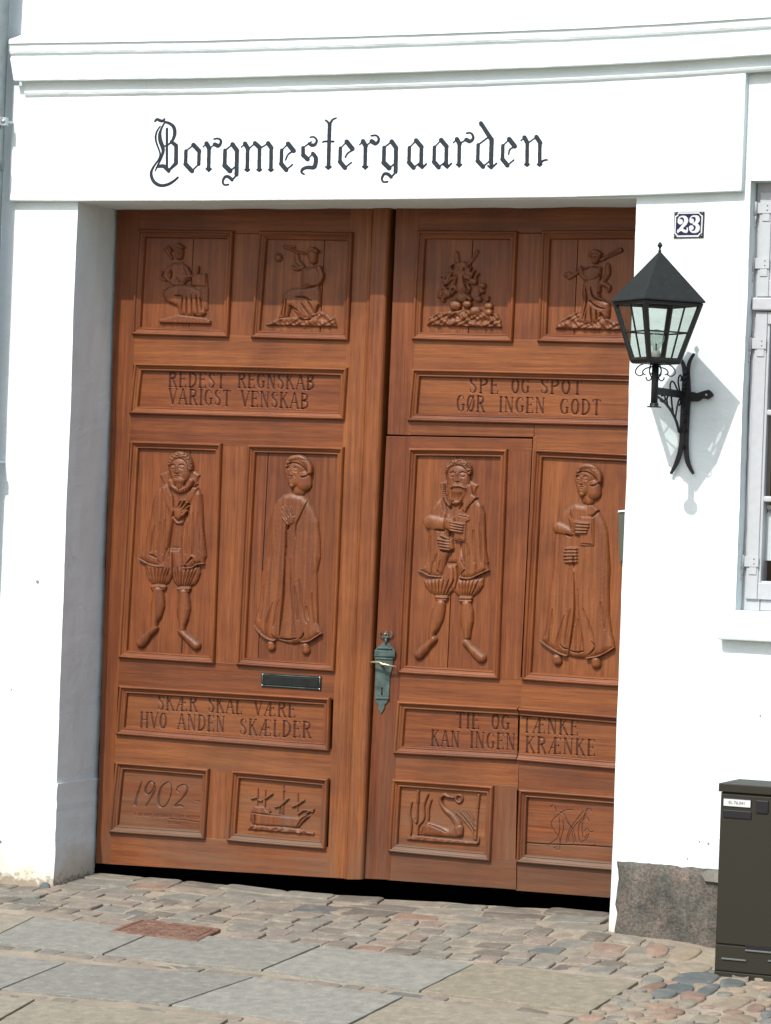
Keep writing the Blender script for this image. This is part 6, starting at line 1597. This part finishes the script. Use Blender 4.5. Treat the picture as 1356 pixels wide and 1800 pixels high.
while y > -.95 and cnt < 296:
    big = course < 3; d = .128 if big else .118 + RS.uniform(-.006, .006)
    xlo = XL + .02 if y > -.03 else -2.2; xhi = XR - .02 if y > -.03 else 2.0
    x = xlo - (RS.uniform(0, .12) if y <= -.03 else 0)
    while x < xhi and cnt < 296:
        w = RS.uniform(.19, .30) if big else RS.uniform(.095, .148)
        if x + w > xhi + .05 and y > -.03: w = xhi - x
        if w < .06: break
        cxm = x + w / 2; cym = y - d / 2
        if cym - d * .5 > edge_y(cxm) - .018 and not blocked(cxm, cym):
            # leave out stones far outside the picture
            if -2.0 < cxm < 1.75:
                sett(cxm, cym, w - .010, d - .010, -.005 + RS.uniform(-.001, .002)); cnt += 1
        x += w
    y -= d; course += 1
# iron cover
cv = thing('iron_cover', 'small rusty iron cover set in the paving before the left gate leaf', 'manhole cover', tuple(G(290, 1637)))
def cover_mesh():
    def ring(p, k): 
        cx = sum(q[0] for q in p) / 4; cy = sum(q[1] for q in p) / 4; return [(cx + (x - cx) * k, cy + (y - cy) * k) for x, y in p]
    R_ = [(1.0, -.02), (1., .003), (.97, .006), (.88, .006), (.87, .001), (.85, .001), (.84, .005)]
    V = []; Fc = []
    for kk, z in R_:
        for x, yy in sub_edges(ring(covp, kk), 4, .0008, RS): V.append((x, yy, gz(yy) + z))
    n = 16
    for r in range(len(R_) - 1):
        for i in range(n): Fc.append((r * n + i, r * n + (i + 1) % n, (r + 1) * n + (i + 1) % n, (r + 1) * n + i))
    Fc.append(tuple((len(R_) - 1) * n + i for i in range(n)))
    o = mesh_obj('plate', V, Fc, RUST, cv); recalc(o)
    A, B, C_, D_ = ring(covp, .80)
    lg = []
    for i in range(7):
        for j in range(5):
            u, v = (i + .5) / 7, (j + .5) / 5; x = (A[0] * (1 - u) + B[0] * u) * (1 - v) + (D_[0] * (1 - u) + C_[0] * u) * v; yy = (A[1] * (1 - u) + B[1] * u) * (1 - v) + (D_[1] * (1 - u) + C_[1] * u) * v
            lg.append(box_data(x - .016, x + .016, yy - .012, yy + .012, gz(yy) + .003, gz(yy) + .0062))
    joined('tread_studs', lg, RUST, cv, False)
cover_mesh()
# pebbles and odd stones in mortar at the right
def pebble(px_, py_, wpx, hpx, mat=PEB, rot=0., hgt=.010):
    c = G(px_, py_); a = G(px_ + wpx / 2, py_); b = G(px_, py_ - hpx / 2)
    rx = max(.012, math.hypot(a[0] - c[0], a[1] - c[1])); ry = max(.012, min(.11, math.hypot(b[0] - c[0], b[1] - c[1])))
    return pebble_w(c[0], c[1], rx, ry, mat, rot, hgt)
def pebble_w(cx, cy, rx, ry, mat=PEB, rot=0., hgt=.010):
    n = 12; V = []; Fc = []; ph = RS.uniform(0, 6); e = RS.uniform(.05, .14)
    cr, sr = math.cos(rot), math.sin(rot)
    for k_, z in ((1.0, -.022), (.99, -hgt * .9), (.90, -hgt * .2), (.68, hgt * .35), (.36, hgt * .62)):
        for i in range(n):
            a = 2 * math.pi * i / n; r = 1 + e * math.sin(2 * a + ph) + e * .6 * math.sin(3 * a + ph * 2); sq = 1 / (abs(math.cos(a)) ** 2.6 + abs(math.sin(a)) ** 2.6) ** (1 / 2.6)
            x = rx * k_ * r * sq * math.cos(a); yy = ry * k_ * r * sq * math.sin(a); X = cx + x * cr - yy * sr; Y = cy + x * sr + yy * cr
            V.append((X, Y, gz(Y) + z))
    for r in range(4):
        for i in range(n): Fc.append((r * n + i, r * n + (i + 1) % n, (r + 1) * n + (i + 1) % n, (r + 1) * n + i))
    Fc.append(tuple(4 * n + i for i in range(n)))
    return mesh_obj('pebble', V, Fc, mat, GR, smooth=True)
known = [(1195, 1736, 52, 15, PEBD), (1246, 1738, 28, 24, PEBD), (1287, 1727, 48, 14, PEBD), (1218, 1751, 48, 19, PEBR), (1167, 1744, 42, 16, PEBD), (1224, 1718, 80, 22, PEBD), (1150, 1733, 36, 15, PEBR), (1128, 1751, 44, 15, PEB), (1126, 1740, 20, 9, PEB),
         (1285, 1762, 60, 26, PEB), (1330, 1770, 30, 14, PEBR), (1349, 1781, 22, 12, PEBD), (1345, 1748, 26, 14, PEB), (1343, 1763, 28, 10, PEB), (1207, 1763, 32, 12, PEB), (1160, 1767, 50, 8, PEB), (1187, 1776, 36, 7, PEBR), (1116, 1783, 32, 12, PEB), (1075, 1770, 40, 9, PEB), (1118, 1771, 34, 6, PEB), (1175, 1712, 40, 16, PEB), (1148, 1720, 34, 14, PEB),
         (1155, 1674, 42, 16, PEB), (1205, 1680, 42, 20, PEB), (1216, 1701, 62, 20, PEB), (1140, 1690, 50, 14, PEB), (1300, 1790, 60, 16, PEB), (1240, 1790, 50, 12, PEB)]
kpos = []
for x, yy, w, hh, m in known:
    pebble(x, yy, w, hh, m, RS.uniform(-.25, .25), .004); c = G(x, yy); a = G(x + w / 2, yy); kpos.append((c[0], c[1], math.hypot(a[0] - c[0], a[1] - c[1])))
zone = gq((1128, 1728), (1200, 1700), (1500, 1735), (1500, 1900), (960, 1850), (1040, 1782))
xs_ = [p[0] for p in zone]; ys_ = [p[1] for p in zone]; npb = 0
for _ in range(6000):
    x = RS.uniform(min(xs_), max(xs_)); yy = RS.uniform(min(ys_), max(ys_)); rx = RS.uniform(.022, .052)
    if not inside((x, yy), zone): continue
    if any((x - a) ** 2 + ((yy - b) * 1.1) ** 2 < (r + rx + .009) ** 2 for a, b, r in kpos): continue
    pebble_w(x, yy, rx, rx * RS.uniform(.6, .95), PEB if RS.random() > .07 else RS.choice((PEBD, PEBR)), RS.uniform(-.5, .5), RS.uniform(-.004, .004)); kpos.append((x, yy, rx)); npb += 1
    if npb > 235: break
# a small stone lying at the left corner of the gateway
c = G(75, 1561); w_ = pebble_w(c[0], c[1] + .02, .030, .022, PEBD, .2, .03)
def rise(x, y):
    a = min(max((x - .05) / 1.15, 0), 1); b = min(max((y + .42) / .45, 0), 1); c = 1 - min(max((x - 1.35) / .5, 0), 1)
    return .032 * a * b * b * (3 - 2 * b) * c
for o in [GR] + [q for q in GR.children if q.name.startswith(('sett', 'pebble'))]:
    for v in o.data.vertices: v.co.z += rise(v.co.x, v.co.y)
for o in bpy.data.objects:
    if '_org' in o: del o['_org']
